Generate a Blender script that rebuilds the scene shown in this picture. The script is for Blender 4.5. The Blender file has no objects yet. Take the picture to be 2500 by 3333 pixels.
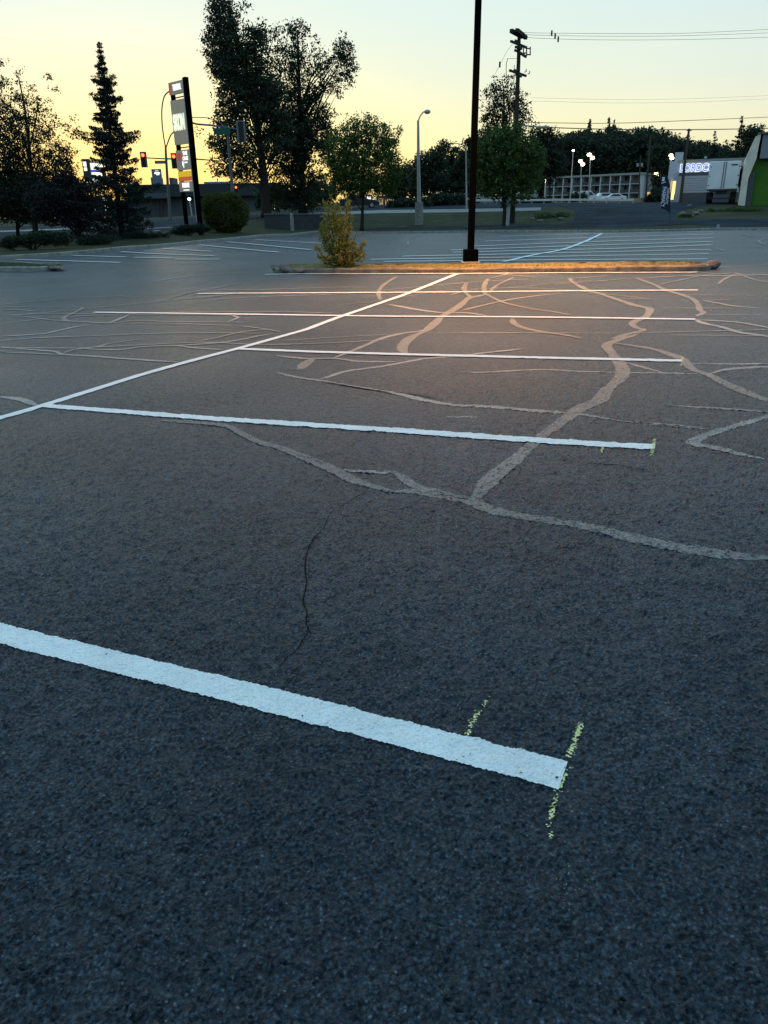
import bpy, math, random
import numpy as np
from mathutils import Vector, Matrix

# ------------------------------------------------------------------ camera
H = 1.299
F, PITCH, ROLL = 2398.18, 0.3834, -0.0153          # focal length in px of the 2500x3333 frame
fw = np.array([0, math.cos(PITCH), -math.sin(PITCH)])
_r = np.array([1., 0, 0]); _u = np.cross(_r, fw)
rt = math.cos(ROLL)*_r + math.sin(ROLL)*_u
up = -math.sin(ROLL)*_r + math.cos(ROLL)*_u
sc = bpy.context.scene
COL = sc.collection
cd = bpy.data.cameras.new('camera'); cam = bpy.data.objects.new('camera', cd); COL.objects.link(cam)
cd.sensor_fit = 'VERTICAL'; cd.sensor_height = 36; cd.lens = 36*F/3333
cd.clip_start = .05; cd.clip_end = 6000
M = Matrix.Identity(4)
for i in range(3):
    M[i][0], M[i][1], M[i][2] = rt[i], up[i], -fw[i]
M[2][3] = H
cam.matrix_world = M
sc.camera = cam

# ------------------------------------------------------------------ world: dusk sky, glow over the street on the left
AZ0 = math.radians(-17)                            # heading of the glow (0 = +Y, negative = left)
w = bpy.data.worlds.new("World"); sc.world = w; w.use_nodes = True
nt = w.node_tree; nt.nodes.clear()
def N(t, typ, **k):
    n = t.nodes.new(typ)
    for a, b in k.items(): setattr(n, a, b)
    return n
def ramp(t, stops, fac, interp='LINEAR'):
    r = N(t, 'ShaderNodeValToRGB'); r.color_ramp.interpolation = interp
    els = r.color_ramp.elements
    while len(els) < len(stops): els.new(.5)
    for e, (p, c) in zip(els, stops):
        e.position = p; e.color = tuple(c)+(1,) if len(c) == 3 else c
    t.links.new(fac, r.inputs[0]); return r.outputs[0]
def math_(t, op, a, b=None, c=None):
    n = N(t, 'ShaderNodeMath', operation=op)
    for i, v in enumerate((a, b, c)):
        if v is None: continue
        if isinstance(v, (int, float)): n.inputs[i].default_value = v
        else: t.links.new(v, n.inputs[i])
    return n.outputs[0]
def mix(t, f, a, b, mode='MIX'):
    n = N(t, 'ShaderNodeMix', data_type='RGBA', blend_type=mode)
    for i, v in ((0, f), (6, a), (7, b)):
        if isinstance(v, (int, float)): n.inputs[i].default_value = v
        elif isinstance(v, tuple): n.inputs[i].default_value = v if len(v) == 4 else v+(1,)
        else: t.links.new(v, n.inputs[i])
    return n.outputs[2]
tc = N(nt, 'ShaderNodeTexCoord')
vn = N(nt, 'ShaderNodeVectorMath', operation='NORMALIZE'); nt.links.new(tc.outputs['Generated'], vn.inputs[0])
sp = N(nt, 'ShaderNodeSeparateXYZ'); nt.links.new(vn.outputs[0], sp.inputs[0])
zc = math_(nt, 'MAXIMUM', sp.outputs[2], 0.0)
# elevation ramps; z = sin(elevation)
glow = ramp(nt, [(0, (1.00, .70, .22)), (.03, (1.0, .83, .27)), (.07, (.99, .90, .37)), (.12, (.91, .92, .52)), (.19, (.72, .85, .70)), (.30, (.60, .83, .88)), (.6, (.50, .80, .99)), (1, (.44, .74, 1.0))], zc)
side = ramp(nt, [(0, (.88, .70, .42)), (.045, (.88, .78, .48)), (.09, (.84, .82, .58)), (.14, (.72, .80, .70)), (.21, (.64, .79, .78)), (.32, (.60, .81, .87)), (.6, (.43, .79, 1.0)), (1, (.37, .75, 1.0))], zc)
back = ramp(nt, [(0, (.10, .11, .14)), (.15, (.20, .23, .32)), (.35, (.30, .48, .68)), (1, (.37, .75, 1.0))], zc)
dt = math_(nt, 'ADD', math_(nt, 'MULTIPLY', sp.outputs[0], math.sin(AZ0)), math_(nt, 'MULTIPLY', sp.outputs[1], math.cos(AZ0)))
g1 = ramp(nt, [(0, (0, 0, 0)), (.72, (0, 0, 0)), (.90, (.35, .35, .35)), (1, (1, 1, 1))], dt, 'EASE')
g2 = ramp(nt, [(0, (0, 0, 0)), (1, (1, 1, 1))], math_(nt, 'MULTIPLY_ADD', dt, .5, .5), 'EASE')
skyc = mix(nt, g1, mix(nt, g2, back, side), glow)
mp = N(nt, 'ShaderNodeMapping'); mp.inputs['Scale'].default_value = (1.3, 1.3, 9); nt.links.new(vn.outputs[0], mp.inputs[0])
hz = N(nt, 'ShaderNodeTexNoise'); hz.inputs['Scale'].default_value = 2.2; hz.inputs['Detail'].default_value = 5; nt.links.new(mp.outputs[0], hz.inputs['Vector'])
skyc = mix(nt, 1., skyc, ramp(nt, [(.3, (.955, .965, .975)), (.7, (1, 1, 1))], hz.outputs['Fac']), 'MULTIPLY')
ns = N(nt, 'ShaderNodeTexSky'); ns.sky_type = 'NISHITA'; ns.sun_disc = False
ns.sun_elevation = math.radians(.5); ns.sun_rotation = AZ0; ns.dust_density = 2.0
bg1 = N(nt, 'ShaderNodeBackground'); nt.links.new(skyc, bg1.inputs[0]); bg1.inputs[1].default_value = 1.0
bg2 = N(nt, 'ShaderNodeBackground'); nt.links.new(ns.outputs[0], bg2.inputs[0]); bg2.inputs[1].default_value = .05
ad = N(nt, 'ShaderNodeAddShader'); nt.links.new(bg1.outputs[0], ad.inputs[0]); nt.links.new(bg2.outputs[0], ad.inputs[1])
wo = N(nt, 'ShaderNodeOutputWorld'); nt.links.new(ad.outputs[0], wo.inputs[0])

sl = bpy.data.lights.new('sun', 'SUN'); sl.energy = .12; sl.angle = math.radians(12); sl.color = (1, .72, .4)
so = bpy.data.objects.new('sun', sl); COL.objects.link(so)
d_ = Vector((math.sin(AZ0), math.cos(AZ0), math.tan(math.radians(2.0))))
so.rotation_euler = d_.to_track_quat('Z', 'Y').to_euler()
vs = sc.view_settings
vs.view_transform = 'Standard'; vs.look = 'None'; vs.gamma = 1; vs.exposure = .09
sc.cycles.max_bounces = 5; sc.cycles.transparent_max_bounces = 4; sc.cycles.use_denoising = True

# ------------------------------------------------------------------ geometry of the place
def ray(px, py): return fw + rt*(px-1250)/F - up*(py-1666.5)/F
def at(px, py, Y):
    d = ray(px, py); return np.array([0, 0, H]) + d*(Y/d[1])
def proj(P):
    v = np.asarray(P)-np.array([0, 0, H]); z = v@fw
    return 1250+F*(v@rt)/z, 1666.5-F*(v@up)/z
KY = np.arange(0, 330, .5)
def smooth(y, wd=9):
    k = np.ones(wd)/wd; p = np.pad(y, wd, mode='edge'); return np.convolve(p, k, 'same')[wd:-wd]
Kn = [0, 8, 16, 24, 34, 46, 62]
TA = smooth(np.interp(KY, Kn, [.0338, .0328, .0288, .0106, .002, .003, .0]))
TB = smooth(np.interp(KY, Kn, [0, -.02, .02, .055, .17, .12, -.03]))
def lotz(x, y):
    y = np.maximum(y, 0); return np.interp(y, KY, TA)*np.clip(x, -45, 45)+np.interp(y, KY, TB)
def azof(px): return at(px, 700, 1.)[0]
def cast(px, py, zf, off=0., y1=400):
    d = ray(px, py); Y = np.geomspace(.4, y1, 2600)
    x = d[0]/d[1]*Y; z = H+d[2]/d[1]*Y
    g = z-zf(x, Y)-off
    i = int(np.argmax(g < 0))
    if g[i] >= 0: i = len(Y)-1
    t = g[i-1]/(g[i-1]-g[i]) if i > 0 else 0
    y = Y[i-1]+(Y[i]-Y[i-1])*t
    return np.array([d[0]/d[1]*y, y, float(zf(np.array(d[0]/d[1]*y), np.array(y)))+off])
KERB = [(-1400, 985), (-600, 905), (-300, 873), (0, 845), (231, 827), (362, 816), (500, 806), (600, 796), (735, 785), (898, 772), (1042, 762), (1240, 761), (1500, 758), (1800, 757), (2000, 757), (2200, 754), (2347, 750), (2600, 748), (3000, 752), (3600, 760)]
kp = [cast(a, b, lotz) for a, b in KERB]
kaz = np.array([p[0]/p[1] for p in kp]); kY = np.array([p[1] for p in kp])
def Yk(az): return np.interp(az, kaz, kY)
COLS = {
 -1400: [(20, 930), (26, 850), (40, 800), (60, 765), (90, 740), (150, 728), (320, 724)],
 -600: [(24, 870), (30, 830), (40, 795), (60, 760), (90, 735), (150, 725), (320, 720)],
 0: [(32, 826), (36, 806), (40, 792), (60, 752), (75, 736), (95, 722), (150, 715), (320, 712)],
 400: [(37, 797), (42, 772), (46, 762), (60, 743), (75, 728), (95, 716), (150, 710), (320, 708)],
 700: [(46, 770), (50, 754), (56, 745), (62, 732), (72, 708), (90, 700), (320, 690)],
 950: [(60, 752), (64, 742), (69, 702), (76, 694), (95, 684), (320, 670)],
 1240: [(66, 752), (68, 742), (70, 730), (76, 697), (83, 684), (100, 670), (150, 660), (320, 652)],
 1500: [(60, 748), (63, 738), (66, 729), (73, 694), (80, 681), (97, 663), (150, 657), (320, 650)],
 1800: [(53, 745), (56, 735), (62, 715), (72, 683), (78, 672), (90, 662), (150, 659), (320, 650)],
 2100: [(50, 742), (54, 730), (62, 700), (70, 680), (80, 664), (100, 660), (160, 657), (320, 647)],
 2500: [(53, 730), (57, 715), (62, 702), (70, 675), (80, 660), (100, 655), (320, 642)],
 3600: [(53, 722), (57, 707), (62, 694), (70, 667), (80, 650), (100, 645), (320, 632)]}
cpx = sorted(COLS); caz = np.array([azof(p) for p in cpx]); RT = []
for p, a in zip(cpx, caz):
    y0 = float(Yk(a)); ys, zs = [0, y0], [0, 0]
    for Y, py in COLS[p]:
        if Y <= y0+1: continue
        P = at(p, py, Y); ys.append(Y); zs.append(P[2]-.12-float(lotz(np.array(P[0]), np.array(Y))))
    RT.append(smooth(np.interp(KY, ys, zs), 5))
RT = np.array(RT)
def T(x, y):
    x = np.asarray(x, float); y = np.asarray(y, float)
    az = np.clip(x/np.maximum(y, 5), caz[0], caz[-1]-1e-6)
    i = np.clip(np.searchsorted(caz, az)-1, 0, len(caz)-2); fa = (az-caz[i])/(caz[i+1]-caz[i])
    yy = np.clip(y, 0, 325)*2; j = np.clip(yy.astype(int), 0, len(KY)-2); fy = yy-j
    r = (RT[i, j]*(1-fy)+RT[i, j+1]*fy)*(1-fa)+(RT[i+1, j]*(1-fy)+RT[i+1, j+1]*fy)*fa
    return lotz(x, y)+r
V0 = .12                                            # verge stands a kerb above the asphalt
def G(px, Y, off=V0):
    """point on the ground at depth Y in the direction of column px"""
    py = 700
    for _ in range(4):
        P = at(px, py, Y); P[2] = float(T(P[0], Y))+off; py = proj(P)[1]
    return P
def C(px, py, off=0.): return cast(px, py, T, off)

# ------------------------------------------------------------------ mesh helpers
class MB:
    def __init__(s): s.v = []; s.f = []; s.n = 0
    def add(s, v, f):
        v = np.asarray(v, float).reshape(-1, 3); s.v.append(v)
        s.f += [tuple(i+s.n for i in q) for q in f]; s.n += len(v)
    def box(s, c, size, rz=0., tilt=None):
        x, y, z = [a/2 for a in size]
        v = np.array([(-x, -y, -z), (x, -y, -z), (x, y, -z), (-x, y, -z), (-x, -y, z), (x, -y, z), (x, y, z), (-x, y, z)])
        if tilt is not None: v = v@np.array(tilt.to_3x3()).T
        cs, sn = math.cos(rz), math.sin(rz)
        v = v@np.array([[cs, sn, 0], [-sn, cs, 0], [0, 0, 1]])
        s.add(v+np.asarray(c), [(0, 3, 2, 1), (4, 5, 6, 7), (0, 1, 5, 4), (1, 2, 6, 5), (2, 3, 7, 6), (3, 0, 4, 7)])
    def tube(s, pts, r, n=8, cap=True, sq=False):
        pts = [np.asarray(p, float) for p in pts]; m = len(pts)
        if np.isscalar(r): r = [r]*m
        V = []
        for i in range(m):
            t = pts[min(i+1, m-1)]-pts[max(i-1, 0)]; t = t/(np.linalg.norm(t)+1e-9)
            a = np.cross(t, [0, 1, 0] if abs(t[1]) < .9 else [1, 0, 0]); a /= np.linalg.norm(a); b = np.cross(t, a)
            for k in range(n):
                an = 2*math.pi*(k+(.5 if sq else 0))/n; V.append(pts[i]+(a*math.cos(an)+b*math.sin(an))*r[i]*(1.414 if sq else 1))
        Fc = [(i*n+k, i*n+(k+1) % n, (i+1)*n+(k+1) % n, (i+1)*n+k) for i in range(m-1) for k in range(n)]
        if cap: Fc += [tuple(range(n))[::-1], tuple((m-1)*n+k for k in range(n))]
        s.add(V, Fc)
    def prism(s, poly, h0, h1, ax=2):
        """polygon (list of 2D points) extruded along an axis"""
        n = len(poly); V = []
        for hh in (h0, h1):
            for p in poly:
                q = list(p); q.insert(ax, hh); V.append(q)
        s.add(V, [tuple(range(n))[::-1], tuple(range(n, 2*n))]+[(i, (i+1) % n, n+(i+1) % n, n+i) for i in range(n)])
    def ball(s, c, r, n=8, m=6, sz=1.):
        V = [(0, 0, -r*sz)]
        for j in range(1, m):
            a = math.pi*j/m-math.pi/2
            for k in range(n): V.append((r*math.cos(a)*math.cos(2*math.pi*k/n), r*math.cos(a)*math.sin(2*math.pi*k/n), r*sz*math.sin(a)))
        V.append((0, 0, r*sz)); Fc = []
        for k in range(n):
            Fc.append((0, 1+(k+1) % n, 1+k)); Fc.append((len(V)-1, 1+(m-2)*n+k, 1+(m-2)*n+(k+1) % n))
            for j in range(m-2): Fc.append((1+j*n+k, 1+j*n+(k+1) % n, 1+(j+1)*n+(k+1) % n, 1+(j+1)*n+k))
        s.add(np.array(V)+np.asarray(c), Fc)
    def xf(s, rz, loc):
        cs, sn = math.cos(rz), math.sin(rz); R = np.array([[cs, sn, 0], [-sn, cs, 0], [0, 0, 1]])
        s.v = [a@R+np.asarray(loc) for a in s.v]; return s
    def build(s, name, mat, parent=None, origin=None, smoothf=False, bevel=0):
        V = np.concatenate(s.v); o0 = np.zeros(3)
        if parent is not None:
            o0 = np.array(root(parent).location)
        elif origin is not None: o0 = np.asarray(origin, float)
        me = bpy.data.meshes.new(name); me.from_pydata((V-o0).tolist(), [], s.f); me.update()
        return link(name, me, mat, parent, None if parent is not None else o0, smoothf, bevel)
def root(o):
    while o.parent: o = o.parent
    return o
def link(name, me, mat, parent=None, loc=None, smoothf=False, bevel=0):
    me.materials.append(mat)
    if smoothf: me.polygons.foreach_set('use_smooth', [True]*len(me.polygons))
    o = bpy.data.objects.new(name, me); COL.objects.link(o)
    if parent is not None: o.parent = parent
    elif loc is not None: o.location = loc
    if bevel:
        m = o.modifiers.new('bevel', 'BEVEL'); m.width = bevel; m.segments = 2; m.limit_method = 'ANGLE'
    return o
def tag(o, label=None, cat=None, group=None, kind=None):
    if label: o['label'] = label
    if cat: o['category'] = cat
    if group: o['group'] = group
    if kind: o['kind'] = kind
    return o
def thing(name, loc, label, cat, group=None):
    o = bpy.data.objects.new(name, None); COL.objects.link(o); o.location = tuple(float(a) for a in loc); o.empty_display_size = .3
    return tag(o, label, cat, group)
def copy_tree(o, parent=None):
    c = o.copy(); COL.objects.link(c); c.parent = parent
    for ch in list(o.children): copy_tree(ch, c)
    return c
def grid_mesh(name, P, mat, parent=None, kind=None, smoothf=True):
    """P: (m, n, 3) array of points"""
    m, n, _ = P.shape
    me = bpy.data.meshes.new(name)
    idx = np.arange(m*n).reshape(m, n)
    q = np.stack([idx[:-1, :-1], idx[:-1, 1:], idx[1:, 1:], idx[1:, :-1]], -1).reshape(-1, 4)
    mesh_np(me, P.reshape(-1, 3), q)
    o = link(name, me, mat, parent, None, smoothf)
    if kind: o['kind'] = kind
    return o
def mesh_np(me, V, Q):
    k = Q.shape[1]
    me.vertices.add(len(V)); me.vertices.foreach_set('co', np.ascontiguousarray(V, dtype=np.float32).ravel())
    me.loops.add(Q.size); me.loops.foreach_set('vertex_index', np.ascontiguousarray(Q, dtype=np.int32).ravel())
    me.polygons.add(len(Q)); me.polygons.foreach_set('loop_start', np.arange(0, Q.size, k, dtype=np.int32))
    me.polygons.foreach_set('loop_total', np.full(len(Q), k, dtype=np.int32))
    me.update(calc_edges=True)

# ------------------------------------------------------------------ materials
MATS = {}
def mat(name, col, rough=.7, spec=.3, metal=0., noise=0., nscale=6., bump=0., bscale=60., emit=None, es=1.):
    if name in MATS: return MATS[name]
    m = bpy.data.materials.new(name); m.use_nodes = True; t = m.node_tree; b = t.nodes['Principled BSDF']
    b.inputs['Roughness'].default_value = rough; b.inputs['Specular IOR Level'].default_value = spec; b.inputs['Metallic'].default_value = metal
    c = tuple(col)+(1,); b.inputs['Base Color'].default_value = c
    if noise or bump:
        tcn = N(t, 'ShaderNodeTexCoord')
    if noise:
        nz = N(t, 'ShaderNodeTexNoise'); nz.inputs['Scale'].default_value = nscale; nz.inputs['Detail'].default_value = 6; nz.inputs['Roughness'].default_value = .65
        t.links.new(tcn.outputs['Object'], nz.inputs['Vector'])
        lo = tuple(x*(1-noise) for x in col); hi = tuple(min(1, x*(1+noise)) for x in col)
        t.links.new(ramp(t, [(.3, lo), (.7, hi)], nz.outputs['Fac']), b.inputs['Base Color'])
    if bump:
        nb = N(t, 'ShaderNodeTexNoise'); nb.inputs['Scale'].default_value = bscale; nb.inputs['Detail'].default_value = 3
        t.links.new(tcn.outputs['Object'], nb.inputs['Vector'])
        bp = N(t, 'ShaderNodeBump'); bp.inputs['Distance'].default_value = .02; bp.inputs['Strength'].default_value = bump
        t.links.new(nb.outputs['Fac'], bp.inputs['Height']); t.links.new(bp.outputs[0], b.inputs['Normal'])
    if emit:
        b.inputs['Emission Color'].default_value = tuple(emit)+(1,); b.inputs['Emission Strength'].default_value = es
    MATS[name] = m; return m
def asphalt(name, col, seal=False, spec=.62):
    m = bpy.data.materials.new(name); m.use_nodes = True; t = m.node_tree; b = t.nodes['Principled BSDF']
    g = N(t, 'ShaderNodeNewGeometry'); pos = g.outputs['Position']
    def noise(s, d=4, r=.6, vec=None):
        n = N(t, 'ShaderNodeTexNoise'); n.inputs['Scale'].default_value = s; n.inputs['Detail'].default_value = d; n.inputs['Roughness'].default_value = r
        t.links.new(vec or pos, n.inputs['Vector']); return n.outputs['Fac']
    def vor(s, feat='F1'):
        n = N(t, 'ShaderNodeTexVoronoi', feature=feat); n.inputs['Scale'].default_value = s; t.links.new(pos, n.inputs['Vector']); return n
    # warp the lookup a little so that the stones are not round cells
    v1 = vor(108); v2 = vor(64); v3 = vor(230)
    big = noise(.35, 5, .6); mid = noise(2.2, 5, .65); spk = noise(26, 4, .7); pr = noise(75, 3, .6)
    hgt = math_(t, 'ADD', math_(t, 'MULTIPLY', v1.outputs['Distance'], -.9), math_(t, 'MULTIPLY', v2.outputs['Distance'], -.9))
    hgt = math_(t, 'ADD', hgt, math_(t, 'MULTIPLY', noise(62, 5, .7), 1.7))
    hgt = math_(t, 'ADD', hgt, math_(t, 'MULTIPLY', v3.outputs['Distance'], -.35))
    c0 = ramp(t, [(.30, tuple(x*.62 for x in col)), (.5, col), (.70, tuple(x*1.6 for x in col))], big)
    c1 = mix(t, .55, c0, ramp(t, [(.3, (.6, .6, .6)), (.7, (1.0, 1.0, 1.0))], mid), 'MULTIPLY')
    # each stone has its own tone, dark gaps are tar plus pore shade painted in
    st = N(t, 'ShaderNodeSeparateColor'); t.links.new(v1.outputs['Color'], st.inputs[0])
    tone = ramp(t, [(0, (.42, .42, .42)), (.5, (.62, .62, .62)), (.86, (.85, .85, .85)), (.93, (1.0, .98, .93))], st.outputs[0])
    c2 = mix(t, .95 if not seal else .65, c1, tone, 'MULTIPLY')
    binder_shade = ramp(t, [(.30, (1, 1, 1)), (.62, (.30, .30, .32))], v1.outputs['Distance'])
    c3 = mix(t, .8 if not seal else .5, c2, binder_shade, 'MULTIPLY')
    c4 = mix(t, .85 if not seal else .6, c3, ramp(t, [(.34, (.22, .22, .24)), (.50, (.8, .8, .8)), (.66, (1, 1, 1))], pr), 'MULTIPLY')  # pores darkened by noise, their self-shading put into the colour
    c5 = mix(t, .45 if not seal else .3, c4, ramp(t, [(.36, (.30, .30, .32)), (.52, (.85, .85, .85)), (.68, (1, 1, 1))], spk), 'MULTIPLY')
    fl = math_(t, 'MULTIPLY', ramp(t, [(.80, (0, 0, 0)), (.86, (1, 1, 1))], st.outputs[1]), ramp(t, [(.48, (0, 0, 0)), (.58, (1, 1, 1))], pr))
    fl = math_(t, 'MULTIPLY', fl, ramp(t, [(.22, (1, 1, 1)), (.42, (0, 0, 0))], v1.outputs['Distance']))
    c5 = mix(t, fl, c5, (.060, .074, .092) if not seal else (.16, .15, .14))  # pale flecks on some stones, highlights put into the colour
    g_ = N(t, 'ShaderNodeVectorMath', operation='SCALE'); t.links.new(c5, g_.inputs[0]); g_.inputs['Scale'].default_value = 2.9 if not seal else 2.0
    t.links.new(g_.outputs[0], b.inputs['Base Color'])
    t.links.new(math_(t, 'MULTIPLY_ADD', spk, -.34, (.60 if not seal else .62) if spec > .1 else 1.15), b.inputs['Roughness'])
    b.inputs['Specular IOR Level'].default_value = spec
    bp = N(t, 'ShaderNodeBump'); bp.inputs['Distance'].default_value = .012 if not seal else .004; bp.inputs['Strength'].default_value = 1.
    t.links.new(hgt, bp.inputs['Height']); t.links.new(bp.outputs[0], b.inputs['Normal'])
    return m
def paint(name, col, wear=.35):
    m = bpy.data.materials.new(name); m.use_nodes = True; t = m.node_tree; b = t.nodes['Principled BSDF']
    g = N(t, 'ShaderNodeNewGeometry'); pos = g.outputs['Position']
    n1 = N(t, 'ShaderNodeTexNoise'); n1.inputs['Scale'].default_value = 150; n1.inputs['Detail'].default_value = 4; t.links.new(pos, n1.inputs['Vector'])
    v = N(t, 'ShaderNodeTexVoronoi'); v.inputs['Scale'].default_value = 95; t.links.new(pos, v.inputs['Vector'])
    n2 = N(t, 'ShaderNodeTexNoise'); n2.inputs['Scale'].default_value = 5; n2.inputs['Detail'].default_value = 6; t.links.new(pos, n2.inputs['Vector'])
    a = ramp(t, [(.30, tuple(x*.90 for x in col)), (.6, col)], n2.outputs['Fac'])
    pit = ramp(t, [(.28, (.25, .26, .28)), (.37, (1, 1, 1))], n1.outputs['Fac'])
    t.links.new(mix(t, wear, a, pit, 'MULTIPLY'), b.inputs['Base Color'])
    b.inputs['Roughness'].default_value = .6; b.inputs['Specular IOR Level'].default_value = .3
    hh = math_(t, 'ADD', math_(t, 'MULTIPLY', v.outputs['Distance'], -1.), n1.outputs['Fac'])
    bp = N(t, 'ShaderNodeBump'); bp.inputs['Distance'].default_value = .007; bp.inputs['Strength'].default_value = 1.
    t.links.new(hh, bp.inputs['Height']); t.links.new(bp.outputs[0], b.inputs['Normal'])
    return m
def grass_mat(name, c1, c2, c3):
    m = bpy.data.materials.new(name); m.use_nodes = True; t = m.node_tree; b = t.nodes['Principled BSDF']
    g = N(t, 'ShaderNodeNewGeometry'); pos = g.outputs['Position']
    n1 = N(t, 'ShaderNodeTexNoise'); n1.inputs['Scale'].default_value = .55; n1.inputs['Detail'].default_value = 7; n1.inputs['Roughness'].default_value = .7; t.links.new(pos, n1.inputs['Vector'])
    n2 = N(t, 'ShaderNodeTexNoise'); n2.inputs['Scale'].default_value = 14; n2.inputs['Detail'].default_value = 6; t.links.new(pos, n2.inputs['Vector'])
    a = ramp(t, [(.32, c1), (.5, c2), (.68, c3)], n1.outputs['Fac'])
    t.links.new(mix(t, .7, a, ramp(t, [(.3, (.45, .45, .45)), (.7, (1.5, 1.5, 1.5))], n2.outputs['Fac']), 'MULTIPLY'), b.inputs['Base Color'])
    b.inputs['Roughness'].default_value = .95; b.inputs['Specular IOR Level'].default_value = .1
    bp = N(t, 'ShaderNodeBump'); bp.inputs['Distance'].default_value = .06; bp.inputs['Strength'].default_value = .8
    t.links.new(n2.outputs['Fac'], bp.inputs['Height']); t.links.new(bp.outputs[0], b.inputs['Normal'])
    return m
def leaf_mat(name, c1, c2, c3=None, trans=.25):
    m = bpy.data.materials.new(name); m.use_nodes = True; t = m.node_tree; t.nodes.remove(t.nodes['Principled BSDF'])
    g = N(t, 'ShaderNodeNewGeometry')
    stops = [(0, c1), (.6, c2)] + ([(1, c3)] if c3 else [])
    col = ramp(t, stops, g.outputs['Random Per Island'])
    d = N(t, 'ShaderNodeBsdfDiffuse'); tr = N(t, 'ShaderNodeBsdfTranslucent'); gl = N(t, 'ShaderNodeBsdfGlossy'); gl.inputs['Roughness'].default_value = .45
    gl.inputs['Color'].default_value = (.5, .5, .5, 1)
    t.links.new(col, d.inputs[0]); t.links.new(col, tr.inputs[0])
    m1 = N(t, 'ShaderNodeMixShader'); m1.inputs[0].default_value = trans; t.links.new(d.outputs[0], m1.inputs[1]); t.links.new(tr.outputs[0], m1.inputs[2])
    m2 = N(t, 'ShaderNodeMixShader'); m2.inputs[0].default_value = .03; t.links.new(m1.outputs[0], m2.inputs[1]); t.links.new(gl.outputs[0], m2.inputs[2])
    t.links.new(m2.outputs[0], t.nodes['Material Output'].inputs[0])
    return m
def glow_mat(name, col, s): return mat(name, (.02, .02, .02), .5, emit=col, es=s)

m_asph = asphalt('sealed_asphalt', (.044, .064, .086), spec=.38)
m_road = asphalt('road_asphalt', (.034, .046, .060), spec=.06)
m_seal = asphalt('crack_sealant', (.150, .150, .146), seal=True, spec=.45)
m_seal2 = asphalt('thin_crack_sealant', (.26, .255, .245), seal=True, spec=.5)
m_conc = mat('kerb_concrete', (.26, .25, .22), .85, .2, noise=.35, nscale=4, bump=.5, bscale=40)
m_walk = mat('pavement_concrete', (.20, .205, .20), .85, .2, noise=.25, nscale=1.5)
m_line = paint('white_paint', (.86, .87, .87), .5)
m_oldline = paint('worn_white_paint', (.58, .59, .59), .6)
m_chalk = mat('yellow_crayon', (.80, .74, .33), .8)
m_crack = mat('crack_dark', (.010, .010, .011), .95, .05)  # plain near-black for the thin crack strips
m_grass = grass_mat('dry_grass', (.022, .028, .016), (.038, .042, .022), (.07, .062, .034))
m_ground = grass_mat('rough_ground', (.030, .036, .022), (.045, .048, .030), (.065, .062, .042))
m_isl = grass_mat('island_grass', (.10, .095, .03), (.17, .14, .05), (.22, .17, .07))
m_bark = mat('bark', (.030, .025, .020), .9, .1, noise=.4, nscale=8, bump=.6, bscale=30)
m_black = mat('black_paint', (.0010, .0016, .0024), .8, .02)
m_dark = mat('dark_metal', (.035, .036, .038), .5, .4, noise=.2)
m_galv = mat('galvanised_steel', (.36, .38, .38), .5, .4, metal=.3, noise=.2, nscale=3)
m_wood = mat('weathered_wood', (.075, .062, .050), .85, .1, noise=.35, nscale=6, bump=.4)
m_wire = mat('wire', (.012, .012, .012), .6)

# ------------------------------------------------------------------ ground sheets
# stones of the surface: a repeating field of rounded aggregate, used as real relief near the camera
def stone_field(n=1100, cell=.0026, gap=.0092, seed=4):
    L_ = n*cell; k = int(L_/gap); gp_ = L_/k; rg = np.random.RandomState(seed)
    jx, jy = rg.rand(k, k), rg.rand(k, k); hs = rg.uniform(.25, 1., (k, k)); rs = rg.uniform(.40, .66, (k, k))*gp_*1.35; el = rg.uniform(.75, 1.3, (k, k))
    X, Yg = np.meshgrid(np.arange(n)*cell, np.arange(n)*cell, indexing='ij'); ix, iy = (X/gp_).astype(int), (Yg/gp_).astype(int); Hh = np.zeros((n, n))
    for a in (-1, 0, 1):
        for b in (-1, 0, 1):
            i, j = (ix+a) % k, (iy+b) % k; dx = X-(ix+a+jx[i, j])*gp_; dy = Yg-(iy+b+jy[i, j])*gp_
            d2 = (dx*dx*el[i, j]+dy*dy/el[i, j])/rs[i, j]**2; Hh = np.maximum(Hh, hs[i, j]*np.sqrt(np.clip(1-d2, 0, 1)))
    f = np.fft.fftfreq(n, cell); fr = np.hypot(*np.meshgrid(f, f, indexing='ij'))
    def band(sc_): z = np.fft.ifft2(np.fft.fft2(rg.normal(0, 1, (n, n)))*np.exp(-(fr*sc_)**2)).real; return z/z.std()
    lo, md = band(.05), band(.012)
    return np.clip((.0086*Hh)*(1+.3*lo)+.0012*md+.0004*lo+.0008, 0, .014), L_, n
SF, SFL, SFN = stone_field()
SM = SF.copy()
for ax_ in (0, 1): SM = np.max([np.roll(SM, k, ax_) for k in range(-2, 3)], axis=0)
for ax_ in (0, 1): SM = np.mean([np.roll(SM, k, ax_) for k in range(-7, 8)], axis=0)
def relief(x, y, SF=SF):
    u = (np.asarray(x)/SFL*SFN) % SFN; v = (np.asarray(y)/SFL*SFN) % SFN; i = u.astype(int) % SFN; j = v.astype(int) % SFN; a = u-np.floor(u); b = v-np.floor(v); i2, j2 = (i+1) % SFN, (j+1) % SFN
    h = (SF[i, j]*(1-a)+SF[i2, j]*a)*(1-b)+(SF[i, j2]*(1-a)+SF[i2, j2]*a)*b
    return h*np.clip((8.2-np.asarray(y))/3.5, 0, 1)
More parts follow.
